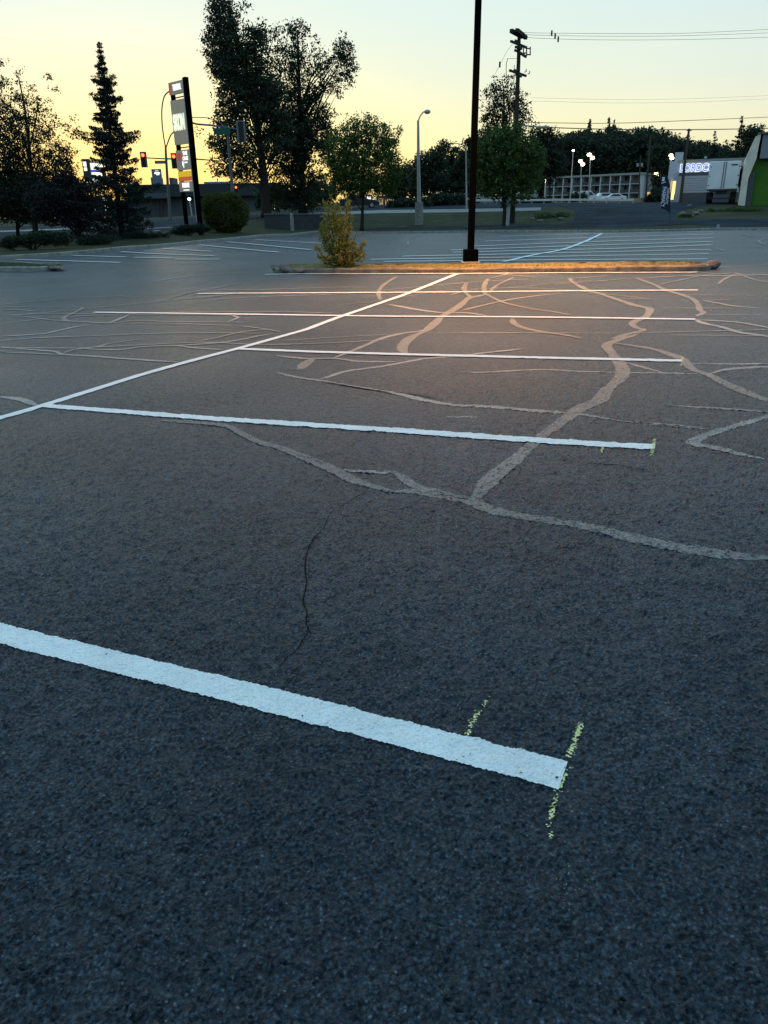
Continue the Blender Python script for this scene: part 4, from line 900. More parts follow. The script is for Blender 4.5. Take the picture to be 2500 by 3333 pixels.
# ------------------------------------------------------------------ traffic signals and street lights
m_sig = mat('signal_housing', (.02, .022, .02), .5); m_sigback = mat('signal_backplate', (.20, .21, .20), .6)
m_redlit = glow_mat('red_signal_lens', (1, .09, .03), 6); m_lens = mat('dark_lens', (.03, .03, .03), .3)
m_green = mat('street_sign_green', (.01, .10, .07), .5); m_plate = mat('sign_plate_back', (.20, .19, .16), .6)
def signal_head(label, px, py0, py1, Y, lit, face=1, group=None, plate=True):
    a, b = at(px, py0, Y), at(px, py1, Y); h = a[2]-b[2]; c = (a+b)/2; wd = h*.42
    o = thing('traffic_signal', (c[0], c[1], b[2]), label, 'traffic light', group)
    mb = MB(); mb.box(c, (wd*.62, .2, h*.92)); mb.build('housing', m_sig, o, bevel=.02)
    if plate:
        mb = MB()
        for s_ in (-1, 1): mb.box(c+np.array([s_*wd*.44, .0, 0]), (wd*.22, .02, h)); mb.box(c+np.array([0, 0, s_*h*.48]), (wd*1.1-.004, .016, h*.05))
        mb.build('backplate', m_sigback, o)
    for k in range(3):
        z = c[2]+h*(.28-.28*k); y = c[1]-.11*face
        mb = MB(); mb.tube([(c[0], y+.02*face, z), (c[0], y-.008*face, z)], h*.11, 12); mb.build('lens', m_redlit if (k == 0 and lit) else m_lens, o)
        mb = MB(); n = 9; V = []; r = h*.125
        for d_y in (0, -.16*face):
            for j in range(n): an = math.radians(-20+220*j/(n-1)); V.append((c[0]+r*math.cos(an), y+d_y, z+r*math.sin(an)))
        mb.add(V, [(j, j+1, n+j+1, n+j) for j in range(n-1)]); mb.build('visor', m_sig if not (k == 0 and lit) else m_redvisor, o)
    return o
m_redvisor = mat('visor_lit', (.25, .03, .02), .5, emit=(1, .08, .03), es=.5)
def mast_one():
    Y = 76.; B = G(556, Y); o = thing('signal_mast', B, 'grey signal mast with twin curved lamp arms behind the sign tower', 'signal pole')
    mb = MB(); mb.tube([B, at(546, 600, Y), at(540, 500, Y), at(539, 475, Y)], [.15, .13, .11, .09], 8); mb.build('pole', m_galvd, o)
    mb = MB(); mb.tube(catmull(np.array([at(539, 480, Y), at(532, 440, Y), at(527, 390, Y), at(528, 345, Y), at(536, 312, Y), at(552, 296, Y)])), .06, 6); mb.build('lamp_arm', m_galvd, o)
    mb = MB(); mb.tube(catmull(np.array([at(540, 482, Y), at(547, 462, Y), at(556, 440, Y), at(570, 425, Y)])), .06, 6); mb.build('lamp_arm', m_galvd, o)
    mb = MB(); mb.tube([at(458, 513, Y), at(541, 517, Y)], [.045, .06], 6); mb.tube([at(541, 517, Y), at(640, 518, Y), at(722, 524, Y)], [.07, .06, .04], 6); mb.build('mast_arm', m_galvd, o)
    mb = MB(); mb.box((at(522, 528, Y)), (1.05, .04, .27)); mb.build('street_name_plate', m_plate, o)
m_galvd = mat('weathered_steel', (.11, .115, .11), .6, .3, noise=.2)
mast_one()
signal_head('left-hand lit red signal hanging on the mast arm beside the spruce', 468, 494, 545, 75.8, True)
signal_head('lit red signal half hidden behind the sign tower', 568, 498, 549, 75.8, True)
def mast_two():
    Y = 58.; B = G(762, Y); o = thing('signal_mast', B, 'grey signal mast standing behind the round bush with a long arm', 'signal pole')
    mb = MB(); mb.tube([B, at(757, 620, Y), at(744, 470, Y), at(741, 412, Y)], [.14, .12, .09, .08], 8); mb.build('pole', m_galvd, o)
    mb = MB(); mb.tube([at(560, 378, Y), at(640, 404, Y), at(690, 408, Y), at(790, 424, Y)], [.05, .06, .06, .045], 6); mb.build('mast_arm', m_galvd, o)
    mb = MB(); mb.tube(catmull(np.array([at(741, 412, Y), at(700, 392, Y), at(670, 383, Y), at(625, 382, Y)])), .03, 5); mb.build('brace', m_galvd, o)
    mb = MB(); mb.box(at(722, 427, Y-.15), (1.15, .03, .42)); mb.build('street_name_sign', m_green, o)
mast_two()
signal_head('unlit signal seen from behind in front of the leaning poplar', 785, 393, 463, 57.5, False, face=-1)
signal_head('bright orange-red signal glowing just above the round bush', 770, 603, 634, 62., True, plate=False)

def street_lamp():
    Y = 68.; B = G(1364, Y, .0); o = thing('street_lamp', B, 'grey street lamp with a cobra head and thick concrete base, centre', 'lamp post')
    b2 = at(1364, 657, Y)
    mb = MB(); mb.tube([(B[0], Y, B[2]-.1), (B[0], Y, b2[2])], [.36, .33], 12); mb.build('concrete_base', m_conc, o)
    mb = MB(); mb.tube([(B[0], Y, b2[2]), at(1362, 520, Y), at(1361, 392, Y)], [.17, .13, .09], 8); mb.build('pole', m_galv, o)
    mb = MB(); mb.tube(catmull(np.array([at(1361, 395, Y), at(1368, 378, Y), at(1377, 366, Y), at(1386, 361, Y)])), .05, 6); mb.build('arm', m_galv, o)
    c = at(1391, 364, Y); mb = MB(); mb.ball((0, 0, 0), 1, 10, 7); mb.v[0] = mb.v[0]*np.array([.27, .16, .17])+c; mb.build('lamp_head', m_galv, o, smoothf=True)
street_lamp()

# ------------------------------------------------------------------ utility pole and its lines
def utility():
    Y = 62.; B = G(1667, Y); o = thing('utility_pole', B, 'tall wooden utility pole with stacked crossarms behind the round tree', 'utility pole')
    X = lambda px, py, dy=0: at(px, py, Y+dy)
    mb = MB(); mb.tube([B, X(1672, 600), X(1680, 400), X(1688, 200), X(1690, 108)], [.22, .20, .17, .14, .12], 9); mb.build('pole', m_woodd, o)
    def arm(a, b, r=.07):
        mb = MB(); mb.tube([at(a[0], a[1], Y-.9), at(b[0], b[1], Y+.9)], r, 4, sq=True); mb.build('crossarm', m_woodd, o)
    arm((1664, 100), (1700, 120), .12); arm((1682, 98), (1712, 123), .12); arm((1663, 134), (1714, 155)); arm((1693, 172), (1712, 185)); arm((1659, 229), (1712, 247))
    mb = MB()
    for a in ((1679, 132), (1680, 152), (1678, 163), (1694, 156), (1676, 228), (1693, 246)): mb.tube([X(a[0]-4, a[1], -.2), X(a[0]+6, a[1]+3, -.2)], .09, 6)
    mb.build('bracket', m_dark, o)
    mb = MB()
    for a, b in (((1704, 152), (1704, 176)), ((1714, 152), (1714, 182)), ((1726, 152), (1726, 180)), ((1714, 158), (1727, 158)), ((1712, 178), (1727, 178)), ((1702, 174), (1714, 172))): mb.tube([X(*a), X(*b)], .045, 5)
    mb.build('switch_frame', m_dark, o)
    for k, (x, y) in enumerate(((1713, 228), (1724, 234))):
        mb = MB(); mb.tube([X(x-6, y+7), X(x, y+5), X(x, y-3)], .035, 5); mb.build('fuse', m_dark, o)
    mb = MB(); mb.tube(catmull(np.array([X(1652, 191), X(1648, 210), X(1648, 235), X(1650, 260), X(1655, 290)])), .025, 5, cap=False); mb.tube([X(1652, 191), X(1682, 190)], .012, 4); mb.tube([X(1674, 212), X(1673, 260), X(1672, 330), X(1671, 440)], .025, 5); mb.build('drop_cable', m_wire, o)
    return o
m_woodd = mat('dark_wood', (.045, .040, .034), .9, .1, noise=.3, nscale=5, bump=.4)
utility()
def wire(label, pts, r=.012, beads=(), grp=None):
    P = catmull(np.array([at(*p) for p in pts]), 8); mb = MB(); mb.tube(P, r, 4, cap=False); o = mb.build('overhead_wire', m_wire, None, P[0]); tag(o, label, 'wire', grp)
    for b in beads:
        mb = MB(); c = at(*b); mb.tube([c+np.array([0, 0, .17]), c-np.array([0, 0, .17])], .06, 6); mb.build('marker', m_wire, o)
wire('topmost thin wire from the utility pole to the right', [(1690, 101, 62), (1740, 107, 62), (2000, 109, 64), (2230, 108, 66), (2500, 96, 70), (2750, 86, 74)], .011, [(1796, 108, 62.5)])
wire('second thin wire from the top of the utility pole', [(1700, 111, 62), (1760, 115, 62), (2000, 118, 64), (2230, 116, 66), (2500, 107, 70), (2750, 98, 74)], .011, [(1807, 117, 62.5)])
wire('third thin wire from the top of the utility pole, with beads', [(1710, 121, 62), (1745, 124, 62), (1900, 129, 63), (2100, 130, 65), (2350, 126, 68), (2750, 113, 74)], .011, [(1817, 128, 62.6)])
wire('slack diagonal wire running down left from the utility pole', [(1672, 138, 62), (1650, 168, 60), (1630, 205, 58), (1612, 240, 56)], .010, [(1627, 210, 57.6)])
wire('faint upper wire of the middle pair crossing the sky at right', [(1730, 318, 66), (2000, 324, 70), (2250, 321, 74), (2500, 311, 78), (2750, 300, 82)], .0065)
wire('faint lower wire of the middle pair crossing the sky at right', [(1730, 329, 66), (2000, 335, 70), (2250, 332, 74), (2500, 322, 78), (2750, 312, 82)], .0065)
wire('dark cable sagging just above the wood behind the motel', [(1700, 398, 62), (1800, 400, 64), (2000, 401, 68), (2200, 394, 72), (2500, 381, 78), (2750, 368, 84)], .022)
wire('thickest dark cable crossing the tree tops at right', [(1690, 408, 62), (1790, 415, 64), (2000, 421, 68), (2240, 422, 72), (2500, 418, 78), (2750, 412, 84)], .034)
def cobra():
    Y = 61.; B = G(1650, Y-1); o = thing('street_lamp', B, 'pale slim lamp post beside the utility pole with a flat white head', 'lamp post')
    mb = MB(); mb.tube([B, at(1662, 600, Y-1)], [.16, .11], 8); mb.tube([at(1662, 600, Y-1), at(1668, 500, Y-1), at(1672, 425, Y-1)], [.10, .06, .05], 8); mb.build('pole', m_galv, o)
    mb = MB(); mb.tube([at(1672, 427, Y-1), at(1705, 408, Y-1), at(1746, 411, Y-1)], .035, 6); mb.build('arm', m_galv, o)
    mb = MB(); mb.box(at(1766, 414, Y-1), (.98, .3, .15)); mb.build('lamp_head', m_galv, o, bevel=.05)
cobra()
def plain_pole(label, pts, Y, r, mt, cat='utility pole', name='wooden_pole', extra=None):
    B = G(pts[0][0], Y); o = thing(name, B, label, cat); mb = MB(); mb.tube([B]+[at(a, b, Y) for a, b in pts[1:]], list(np.linspace(r, r*.65, len(pts))), 8); mb.build('pole', mt, o)
    if extra: extra(o, Y)
    return o
def leanbx(o, Y):
    mb = MB(); mb.box(at(2243, 425, Y), (.5, .1, .06)); mb.build('crossarm', m_wood, o)
plain_pole('wooden pole in front of the blue-lit shop sign', [(2214, 652), (2228, 540), (2243, 419)], 82, .17, m_wood, extra=leanbx)
plain_pole('faint wooden pole before the motel end wall', [(2101, 645), (2108, 560), (2118, 440)], 110, .16, m_wood)
def tfm(o, Y):
    for x in (2076, 2089):
        mb = MB(); mb.tube([at(x, 542, Y), at(x, 531, Y)], .22, 10); mb.build('transformer', m_galv, o)
    mb = MB(); mb.box(at(2082, 537, Y+.2), (.8, .08, .08)); mb.build('crossarm', m_wood, o)
plain_pole('short pole with two grey transformer cans above the motel roof', [(2080, 650), (2082, 560), (2086, 505)], 150, .14, m_wood, extra=tfm)
plain_pole('slim dark pole with a small arm left of the black light pole', [(1519, 690), (1518, 560), (1517, 470)], 80, .09, m_galv, 'lamp post', 'street_lamp', lambda o, Y: (lambda m: (m.tube([at(1517, 475, Y), at(1490, 467, Y), at(1462, 466, Y)], .035, 5), m.build('arm', m_galvd, o)))(MB()))
m_lamplit = glow_mat('lamp_white', (1, .93, .72), 14); m_lampw = glow_mat('lamp_warm', (1, .72, .36), 16)
def lit_lamp(label, base, topp, Y, r, mt=None, heads=((0, 0),), pr=.09):
    B = G(base, Y); t_ = at(topp[0], topp[1], Y); o = thing('lit_street_lamp', B, label, 'lamp post')
    mb = MB(); mb.tube([B, t_], [pr, pr*.7], 6); mb.build('pole', m_galv, o)
    for dx, dy in heads:
        c = at(topp[0]+dx, topp[1]+dy, Y); mb = MB(); mb.ball(c, r, 8, 6, .7); mb.build('lamp', mt or m_lamplit, o)
        mb = MB(); mb.box(c+np.array([0, 0, r*.9]), (r*2.2, r*2, r*.35)); mb.build('hood', m_dark, o)
        mb = MB(); mb.tube([t_, c+np.array([0, .02, r])], pr*.5, 5); mb.build('arm', m_galv, o)
lit_lamp('small white lit lamp on a tall pole, left one above the motel', 1855, (1866, 490), 140, .20, pr=.10)
lit_lamp('lit warm lamp on the middle pole before the motel', 1887, (1893, 525), 135, .34, m_lampw, ((-3, 0), (4, 10)))
lit_lamp('twin lit lamps on the tallest pole before the motel', 1915, (1922, 508), 135, .36, m_lampw, ((-4, -4), (6, 6)))
lit_lamp('lit lamp at the far left of the motel, beside the round tree', 1775, (1777, 575), 130, .26, m_lamplit, ((0, 0), (-2, 14)))
lit_lamp('lit warm lamp at the upper corner of the motel end wall', 2140, (2139, 567), 125, .33, m_lampw, ((-2, -2), (4, 8)))
lit_lamp('lit warm lamp at the top left corner of the parts store', 2184, (2184, 508), 98, .24, m_lampw, ((0, -2), (3, 7)))
lit_lamp('round yellow lamp between the parts store and the green building', 2407, (2406, 552), 92, .34, glow_mat('lamp_yellow', (.75, .72, .28), 1.2))
lit_lamp('tiny lit lamp behind the sign tower', 625, (616, 648), 100, .20)
lit_lamp('small lit lamp between the poplar trunks', 952, (952, 672), 110, .09)

# ------------------------------------------------------------------ buildings
m_stucco = mat('motel_stucco', (.50, .52, .52), .85, .2, noise=.12, nscale=.6); m_mdark = mat('window_dark', (.012, .014, .018), .3, .3); m_mrail = mat('balcony_rail', (.05, .06, .06), .6)
m_curt = mat('curtain', (.22, .20, .17), .9, noise=.3, nscale=2); m_roofd = mat('roof_edge', (.30, .31, .30), .7)
def facade_frame(pL, YL, pR, YR):
    A = G(pL, YL, V0); B_ = G(pR, YR, V0); d = B_-A; L_ = math.hypot(d[0], d[1]); x = np.array([d[0]/L_, d[1]/L_, 0]); n = np.array([x[1], -x[0], 0])
    return A, B_, x, n, L_
def motel():
    A, B_, x, n, L_ = facade_frame(1772, 183, 2078, 168); z0 = min(A[2], B_[2])-.3; z1 = at(2078, 566, 168)[2]; zb = B_[2]
    o = thing('motel', (B_[0], B_[1], zb), 'long pale motel with balconies below the wood', 'building'); rz = math.atan2(x[1], x[0])
    P = lambda u, v, z: np.array([A[0], A[1], 0])+x*u+n*v+np.array([0, 0, z])
    def bx(mb, u0, u1, v0, v1, a, b): mb.box(P((u0+u1)/2, (v0+v1)/2, (a+b)/2), (u1-u0, v1-v0, b-a), rz)
    mb = MB(); bx(mb, 0, L_, -9, -1.6, z0, z1-.1); mb.build('wall', m_stucco, o)
    mb = MB(); bx(mb, -.3, L_+.3, -9.3, .25, z1-.1, z1+.28); mb.build('roof', m_roofd, o)
    nb = 10; w_ = L_/nb; H2 = (z1-zb)/3
    for k in range(nb+1): mb = MB(); bx(mb, k*w_-.11, k*w_+.11, -1.6, .1, z0, z1-.1); mb.build('dividing_wall', m_stucco, o)
    for f in range(3):
        zf = zb+H2*f
        for k in range(nb):
            if f: mb = MB(); bx(mb, k*w_+.16, (k+1)*w_-.16, -1.6, .05, zf-.12, zf); mb.build('balcony', m_stucco, o)
            mb = MB(); bx(mb, k*w_+.3, (k+1)*w_-.3, -1.6, -1.52, zf+.05, zf+H2*.84); wn = mb.build('window', m_mdark, o)
            mb = MB(); bx(mb, k*w_+.35+(k*7+f*3) % 3*.3, k*w_+.9+(k*5+f) % 3*.25, -1.52, -1.50, zf+.1, zf+H2*.78); mb.build('curtain', m_curt, wn)
            mb = MB(); bx(mb, k*w_+.16, (k+1)*w_-.16, .0, .05, zf+.08, zf+.6) if f else bx(mb, k*w_+.16, k*w_+.9, -.2, -.1, zf, zf+.35); mb.build('railing', m_mrail, o)
    # end wall facing right
    E1 = at(2128, 563, 172); ex = np.array([E1[0]-B_[0], 4., 0]); mb = MB(); c0, c1 = B_+n*.1, B_+np.array([E1[0]-B_[0]-.5, 4., 0])
    mb.prism([(c0[0], c0[1]), (c1[0], c1[1]), (c1[0]-n[0]*8, c1[1]-n[1]*8+2), (c0[0]-n[0]*8, c0[1]-n[1]*8)], z0, z1+.3); mb.build('end_wall', m_stucco, o)
    mb = MB(); mb.box(at(2118, 636, 150), (1.4, .3, 1.1)); mb.build('lit_window', glow_mat('warm_window', (1, .62, .25), .8), o)
motel()
m_shop = mat('shop_metal', (.46, .49, .52), .6, .3, noise=.08, nscale=.8); m_shopd = mat('shop_dark', (.09, .10, .11), .6); m_shutter = mat('shutter', (.44, .47, .50), .55)
def shop():
    Y = 100.; B = G(2250, Y); o = thing('parts_store', B, 'grey parts store with a glowing blue and white name sign and a wide shutter door', 'building')
    Z = lambda py: at(2260, py, Y)[2]; X = lambda px, py=600: at(px, py, Y)[0]
    def bx(nm, a, b, z0, z1, mt, y0=0., y1=.1, par=None): mb = MB(); mb.box(((X(a)+X(b))/2, Y+(y0+y1)/2, (z0+z1)/2), (X(b)-X(a), y1-y0, z1-z0)); return mb.build(nm, mt, par or o)
    bx('wall', 2204, 2425, B[2]-.4, Z(524), m_shop, 0, 14)
    bx('parapet', 2200, 2428, Z(526), Z(519), m_roofd, -.15, 14.2)
    bx('plinth', 2224, 2398, B[2]-.35, Z(628), m_shopd, -.12, -.01)
    d = bx('shutter_door', 2226, 2308, Z(627), Z(573), m_shutter, -.09, -.01)
    for k in range(1, 7): z = Z(627)+(Z(573)-Z(627))*k/7; bx('panel_joint', 2226.5, 2307.5, z-.015, z+.015, m_shopd, -.10, -.088, d)
    bx('fascia', 2210, 2312, Z(571), Z(560), m_shopd, -.07, -.005)
    mb = MB(); mb.prism([(X(2181), Y-6), (X(2204), Y-.02), (X(2204), Y+6), (X(2184), Y+6)], B[2]-.4, Z(528)); mb.build('side_wing', m_shop, o)
    mb = MB(); mb.box((X(2201), Y+4, Z(506)), (1.0, 1.0, 1.3)); mb.build('chimney', m_shop, o)
    mb = MB(); mb.box((X(2191)+.35, Y-3.2, Z(612)), (.35, .8, 1.5)); mb.build('lit_doorway', glow_mat('door_light', (1, .66, .25), 1.5), o)
    mb = MB(); mb.box((X(2190)+.35, Y-3.2, Z(638)), (.3, .8, .8)); mb.build('lit_doorway', glow_mat('door_light', (1, .66, .25), 1.5), o)
    text_mesh('sign_letters', 'LORDCO', 1.22, glow_mat('sign_blue', (.06, .10, .55), .9), o, (X(2263), Y-.20, Z(547.5)), (1, 0, 0), depth=.10, bold=.0, width=X(2320)-X(2218))
    text_mesh('sign_outline', 'LORDCO', 1.22, glow_mat('sign_white', (.70, .82, 1.), 1.5), o, (X(2263), Y-.13, Z(547.5)), (1, 0, 0), outline=.065, width=X(2322)-X(2216))
    mb = MB(); mb.tube([(X(2283), Y-.2, Z(524)), (X(2283), Y-.5, Z(516))], .05, 5); mb.ball((X(2283), Y-.5, Z(515)), .16, 8, 5); mb.build('floodlight', m_galv, o)
    o.rotation_euler = (0, 0, -math.atan2(B[0], B[1]))
shop()
m_trl = mat('trailer_white', (.80, .82, .84), .4, .4, noise=.06, nscale=.8); m_tyre = mat('tyre', (.015, .015, .015), .85)
def trailer():
    Y = 78.; B = G(2353, Y); X = lambda px: at(px, 600, Y)[0]; Z = lambda py: at(2353, py, Y)[2]; o = thing('semi_trailer', B, 'white box semi trailer seen from behind beside the parts store', 'trailer')
    x0, x1 = X(2307), X(2399); z0, z1 = Z(616), Z(524); cx = (x0+x1)/2; W_ = x1-x0
    mb = MB(); mb.box((cx, Y+6.5, (z0+z1)/2), (W_, 13, z1-z0)); mb.build('box', m_trl, o, bevel=.03)
    for a, b in ((x0+.06, cx-.16), (cx+.16, x1-.06)):
        mb = MB(); mb.box(((a+b)/2, Y-.03, (z0+z1)/2), (b-a, .05, z1-z0-.1)); d = mb.build('door', m_trl, o, bevel=.01)
        for k in range(3):
            mb = MB(); zz = z0+(z1-z0)*(.15+.33*k); mb.box((b-.05 if a > cx-.1 else a+.05, Y-.07, zz), (.12, .03, .08)); mb.build('hinge', m_dark, d)
    for s_ in (-.1, .1):
        mb = MB(); mb.tube([(cx+s_, Y-.06, z0+.05), (cx+s_, Y-.06, z1-.05)], .025, 6); mb.build('lock_rod', m_galvd, o)
    mb = MB(); mb.box((x1-.55, Y-.06, z1-.35), (.55, .02, .12)); mb.build('marker_plate', m_dark, o)
    mb = MB(); mb.box((cx, Y-.02, z0-.06), (W_, .1, .12)); mb.build('rear_sill', m_dark, o)
    for s_ in (-.55, .55): mb = MB(); mb.box((cx+s_, Y+.02, z0-.45), (.08, .06, .75)); mb.build('guard_post', m_galvd, o)
    mb = MB(); mb.box((cx, Y, z0-.82), (W_*.95, .1, .1)); mb.build('bumper', mat('bumper_red', (.03, .012, .012), .6), o)
    for yy in (1.1, 2.4):
        for s_ in (-1, 1):
            for q in (0, .3):
                xx = cx+s_*(W_/2-.18-q); mb = MB(); zc_ = float(T(xx, Y+yy))+V0+.5; mb.tube([(xx-.13, Y+yy, zc_), (xx+.13, Y+yy, zc_)], .5, 18); wl = mb.build('wheel', m_tyre, o)
                mb = MB(); mb.tube([(xx-.135*s_, Y+yy, zc_), (xx+.135*s_, Y+yy, zc_)], .27, 12); mb.build('rim', m_galvd, wl)
    mb = MB(); mb.box((cx, Y+1.8, z0-.25), (1.3, 3.2, .3)); mb.build('axle_frame', m_dark, o)
    for s_ in (-1, 1): mb = MB(); mb.box((cx+s_*(W_/2-.3), Y+.35, z0-.55), (.55, .02, .65)); mb.build('mud_flap', m_tyre, o)
    o.rotation_euler = (0, 0, -math.atan2(B[0], B[1])-.01)
trailer()
def green_building():
    Y = 74.; B = G(2450, Y); X = lambda px, py: at(px, py, Y)[0]; Z = lambda py: at(2450, py, Y)[2]
    o = thing('green_building', B, 'shop with a bright green wall and a slanting pale buttress at the right edge', 'building')
    zb = B[2]-.3; q = [(X(2410, 650), zb), (X(2430, 650), zb), (X(2438, 581), Z(581)), (X(2462, 519), Z(519)), (X(2478, 438), Z(438)), (X(2462, 442), Z(444)), (X(2435, 504), Z(504)), (X(2423, 567), Z(567))]
    mb = MB(); mb.prism(q, Y-.3, Y+9, 1); mb.build('buttress', mat('buttress_render', (.78, .70, .56), .8, noise=.15, nscale=1.2), o)
    mb = MB(); mb.box(((X(2436, 600)+X(3000, 600))/2, Y+6, (zb+Z(517))/2), (X(3000, 600)-X(2436, 600), 11, Z(517)-zb)); mb.build('wall', mat('green_panel', (.055, .17, .012), .6, noise=.12, nscale=.6), o)
    mb = MB(); mb.box(((X(2478, 480)+X(3010, 480))/2, Y+5.8, (Z(516.5)+Z(436))/2), (X(3010, 480)-X(2478, 480), 12, Z(436)-Z(516.5))); mb.build('fascia', mat('fascia_grey', (.22, .25, .28), .6, noise=.06), o)
    mb = MB(); mb.box(((X(2470, 440)+X(3010, 440))/2, Y+5.8, Z(434)), (X(3010, 440)-X(2470, 440), 12.4, .14)); mb.build('roof_edge', m_galvd, o)
    mb = MB(); mb.box((X(2445, 600), Y+.35, (zb+Z(560))/2), (.5, .35, Z(560)-zb)); mb.build('fascia_shade', m_shopd, o)  # dark block standing in for the shade below the fascia
    o.rotation_euler = (0, 0, -math.atan2(B[0], B[1])+.03)
green_building()
m_bwall = mat('far_store_wall', (.085, .095, .105), .85, noise=.12, nscale=.3); m_broof = mat('far_store_roof', (.035, .045, .045), .8)
def far_store():
    Y = 118.; o = thing('low_store', G(620, Y), 'long low dark store across the street behind the sign tower', 'building'); X = lambda px: at(px, 650, Y)[0]; Z = lambda py: at(600, py, Y)[2]; b = G(620, Y)[2]-1
    def bx(nm, a, c, z0, z1, mt, y0=0., y1=14., par=None): mb = MB(); mb.box(((X(a)+X(c))/2, Y+(y0+y1)/2, (z0+z1)/2), (X(c)-X(a), y1-y0, z1-z0)); return mb.build(nm, mt, par or o)
    bx('wall', 430, 900, b, Z(640), m_bwall); bx('roof', 425, 905, Z(640), Z(600), m_broof, -1.2, 15); bx('canopy_band', 480, 560, Z(645), Z(628), m_bwall, -1.4, -1.21)
    bx('roof_unit', 480, 503, Z(600), Z(572), m_bwall, 3, 6); bx('roof_unit', 541, 552, Z(600), Z(574), m_bwall, 3, 6); bx('roof_unit', 655, 735, Z(600), Z(590), mat('roof_unit_pale', (.22, .23, .26), .6), 3, 6)
    bx('window', 300, 425, Z(700), Z(650), m_bwall, 1, 3)
far_store()
def box_sign(name, label, px0, px1, py0, py1, Y, panels, post=None, cat='sign', body=None):
    """panels: (px0, px1, py0, py1, material)"""
    bp = (px0+px1)/2; B = G(bp, Y); o = thing(name, B, label, cat); X = lambda px, py: at(px, py, Y)[0]; Z = lambda py: at(bp, py, Y)[2]; my = (py0+py1)/2
    mb = MB(); mb.box(((X(px0, my)+X(px1, my))/2, Y+.2, (Z(py0)+Z(py1))/2), (X(px1, my)-X(px0, my), .4, Z(py0)-Z(py1))); mb.build('cabinet', body or m_dark, o)
    for k, (a, b, c, d, mt) in enumerate(panels):
        mb = MB(); mb.box(((X(a, my)+X(b, my))/2, Y-.02, (Z(c)+Z(d))/2), (X(b, my)-X(a, my), .03, Z(c)-Z(d))); mb.build('panel', mt, o)
    for dx in (post or ()):
        mb = MB(); xx = X(dx, my); mb.tube([(xx, Y+.2, B[2]-.1), (xx, Y+.2, Z(py1)+.1)], .12, 6); mb.build('post', m_dark, o)
    return o
g_w = glow_mat('panel_lit_white', (1, 1, .92), 1.3); g_b = glow_mat('panel_lit_blue', (.08, .12, .75), .9); g_y = glow_mat('panel_lit_cream', (1, .92, .68), 1.1); g_r = glow_mat('panel_lit_red', (1, .10, .08), 1.6); g_s = glow_mat('panel_dull', (.55, .58, .62), .7)
box_sign('illuminated_sign', 'lit white sign board with a blue stripe, left of the spruce', 292, 340, 527, 604, 112, [(294, 338, 530, 552, g_w), (294, 322, 553, 560, g_b), (296, 332, 561, 573, g_w), (298, 320, 580, 592, g_w)], (300, 330))
box_sign('illuminated_sign', 'narrow grey sign with white panels left of the blue striped sign', 270, 293, 517, 590, 108, [(273, 284, 526, 542, g_w), (274, 284, 545, 556, g_w)], (282,))
box_sign('roof_sign', 'small blue-grey sign on the roof line of the low store', 495, 525, 550, 600, 117, [(507, 518, 553, 560, g_s), (504, 522, 561, 566, g_w), (510, 519, 567, 570, g_w)], (505, 515), body=mat('sign_bluegrey', (.15, .18, .26), .6))
box_sign('illuminated_sign', 'tall stack of bright white panels glowing between the poplars', 883, 904, 622, 688, 100, [(885, 897, 629, 640, g_w), (886, 898, 645, 652, g_w), (886, 902, 655, 680, g_y)], (893,))
box_sign('illuminated_sign', 'small red lit sign left of the grey street lamp', 1331, 1354, 606, 628, 120, [(1333, 1352, 610, 625, g_r)], (1342,))
box_sign('illuminated_sign', 'small cream lit sign right of the grey street lamp', 1416, 1438, 614, 632, 125, [(1420, 1437, 617, 629, g_y)], (1428,))
box_sign('illuminated_sign', 'tiny cream lit panel next to the grey street lamp', 1386, 1400, 614, 630, 126, [(1388, 1398, 617, 627, g_y)], (1393,))
box_sign('illuminated_sign', 'warm lit sign under the crown of the round green tree', 1190, 1212, 634, 668, 110, [(1195, 1208, 638, 652, g_w), (1192, 1210, 655, 665, g_y)], (1200,))
box_sign('illuminated_sign', 'small pale lit panels left of the round green tree trunk', 1142, 1164, 640, 662, 112, [(1147, 1152, 643, 648, g_s), (1147, 1152, 653, 658, g_w), (1156, 1161, 644, 650, g_s)], (1150,))
box_sign('shop_window', 'bright lit shop windows glimpsed through the spruce branches', 318, 365, 636, 690, 114, [(334, 342, 640, 662, g_y), (345, 352, 640, 660, g_y), (318, 326, 652, 660, g_w), (336, 350, 668, 676, g_w), (336, 346, 680, 685, g_w)], (340,))
def columns_shop():
    Y = 112.; B = G(1262, Y); o = thing('colonnade_shop', B, 'warm lit shop front with pale columns under the trees', 'building'); X = lambda px: at(px, 670, Y)[0]; Z = lambda py: at(1262, py, Y)[2]
    mb = MB(); mb.box(((X(1225)+X(1320))/2, Y+4, (B[2]+Z(640))/2), (X(1320)-X(1225), 8, Z(640)-B[2]+.3)); mb.build('wall', m_shopd, o)
    mb = MB(); mb.box((X(1240), Y-.3, (B[2]+Z(645))/2), (X(1248)-X(1233), .5, Z(645)-B[2])); mb.build('column', mat('column_warm', (.5, .36, .22), .7, emit=(1, .6, .3), es=.25), o)
    for k in range(5): mb = MB(); mb.box((X(1256+k*6), Y-.1, (B[2]+Z(648))/2), (.13, .1, Z(648)-B[2])); mb.build('lit_strip', mat('strip_warm', (.5, .36, .2), .7, emit=(1, .66, .3), es=.4), o)
    mb = MB(); mb.box((X(1300), Y-.2, Z(670)), (.9, .1, .5)); mb.build('lit_window', glow_mat('win_pink', (1, .6, .45), .6), o)
columns_shop()
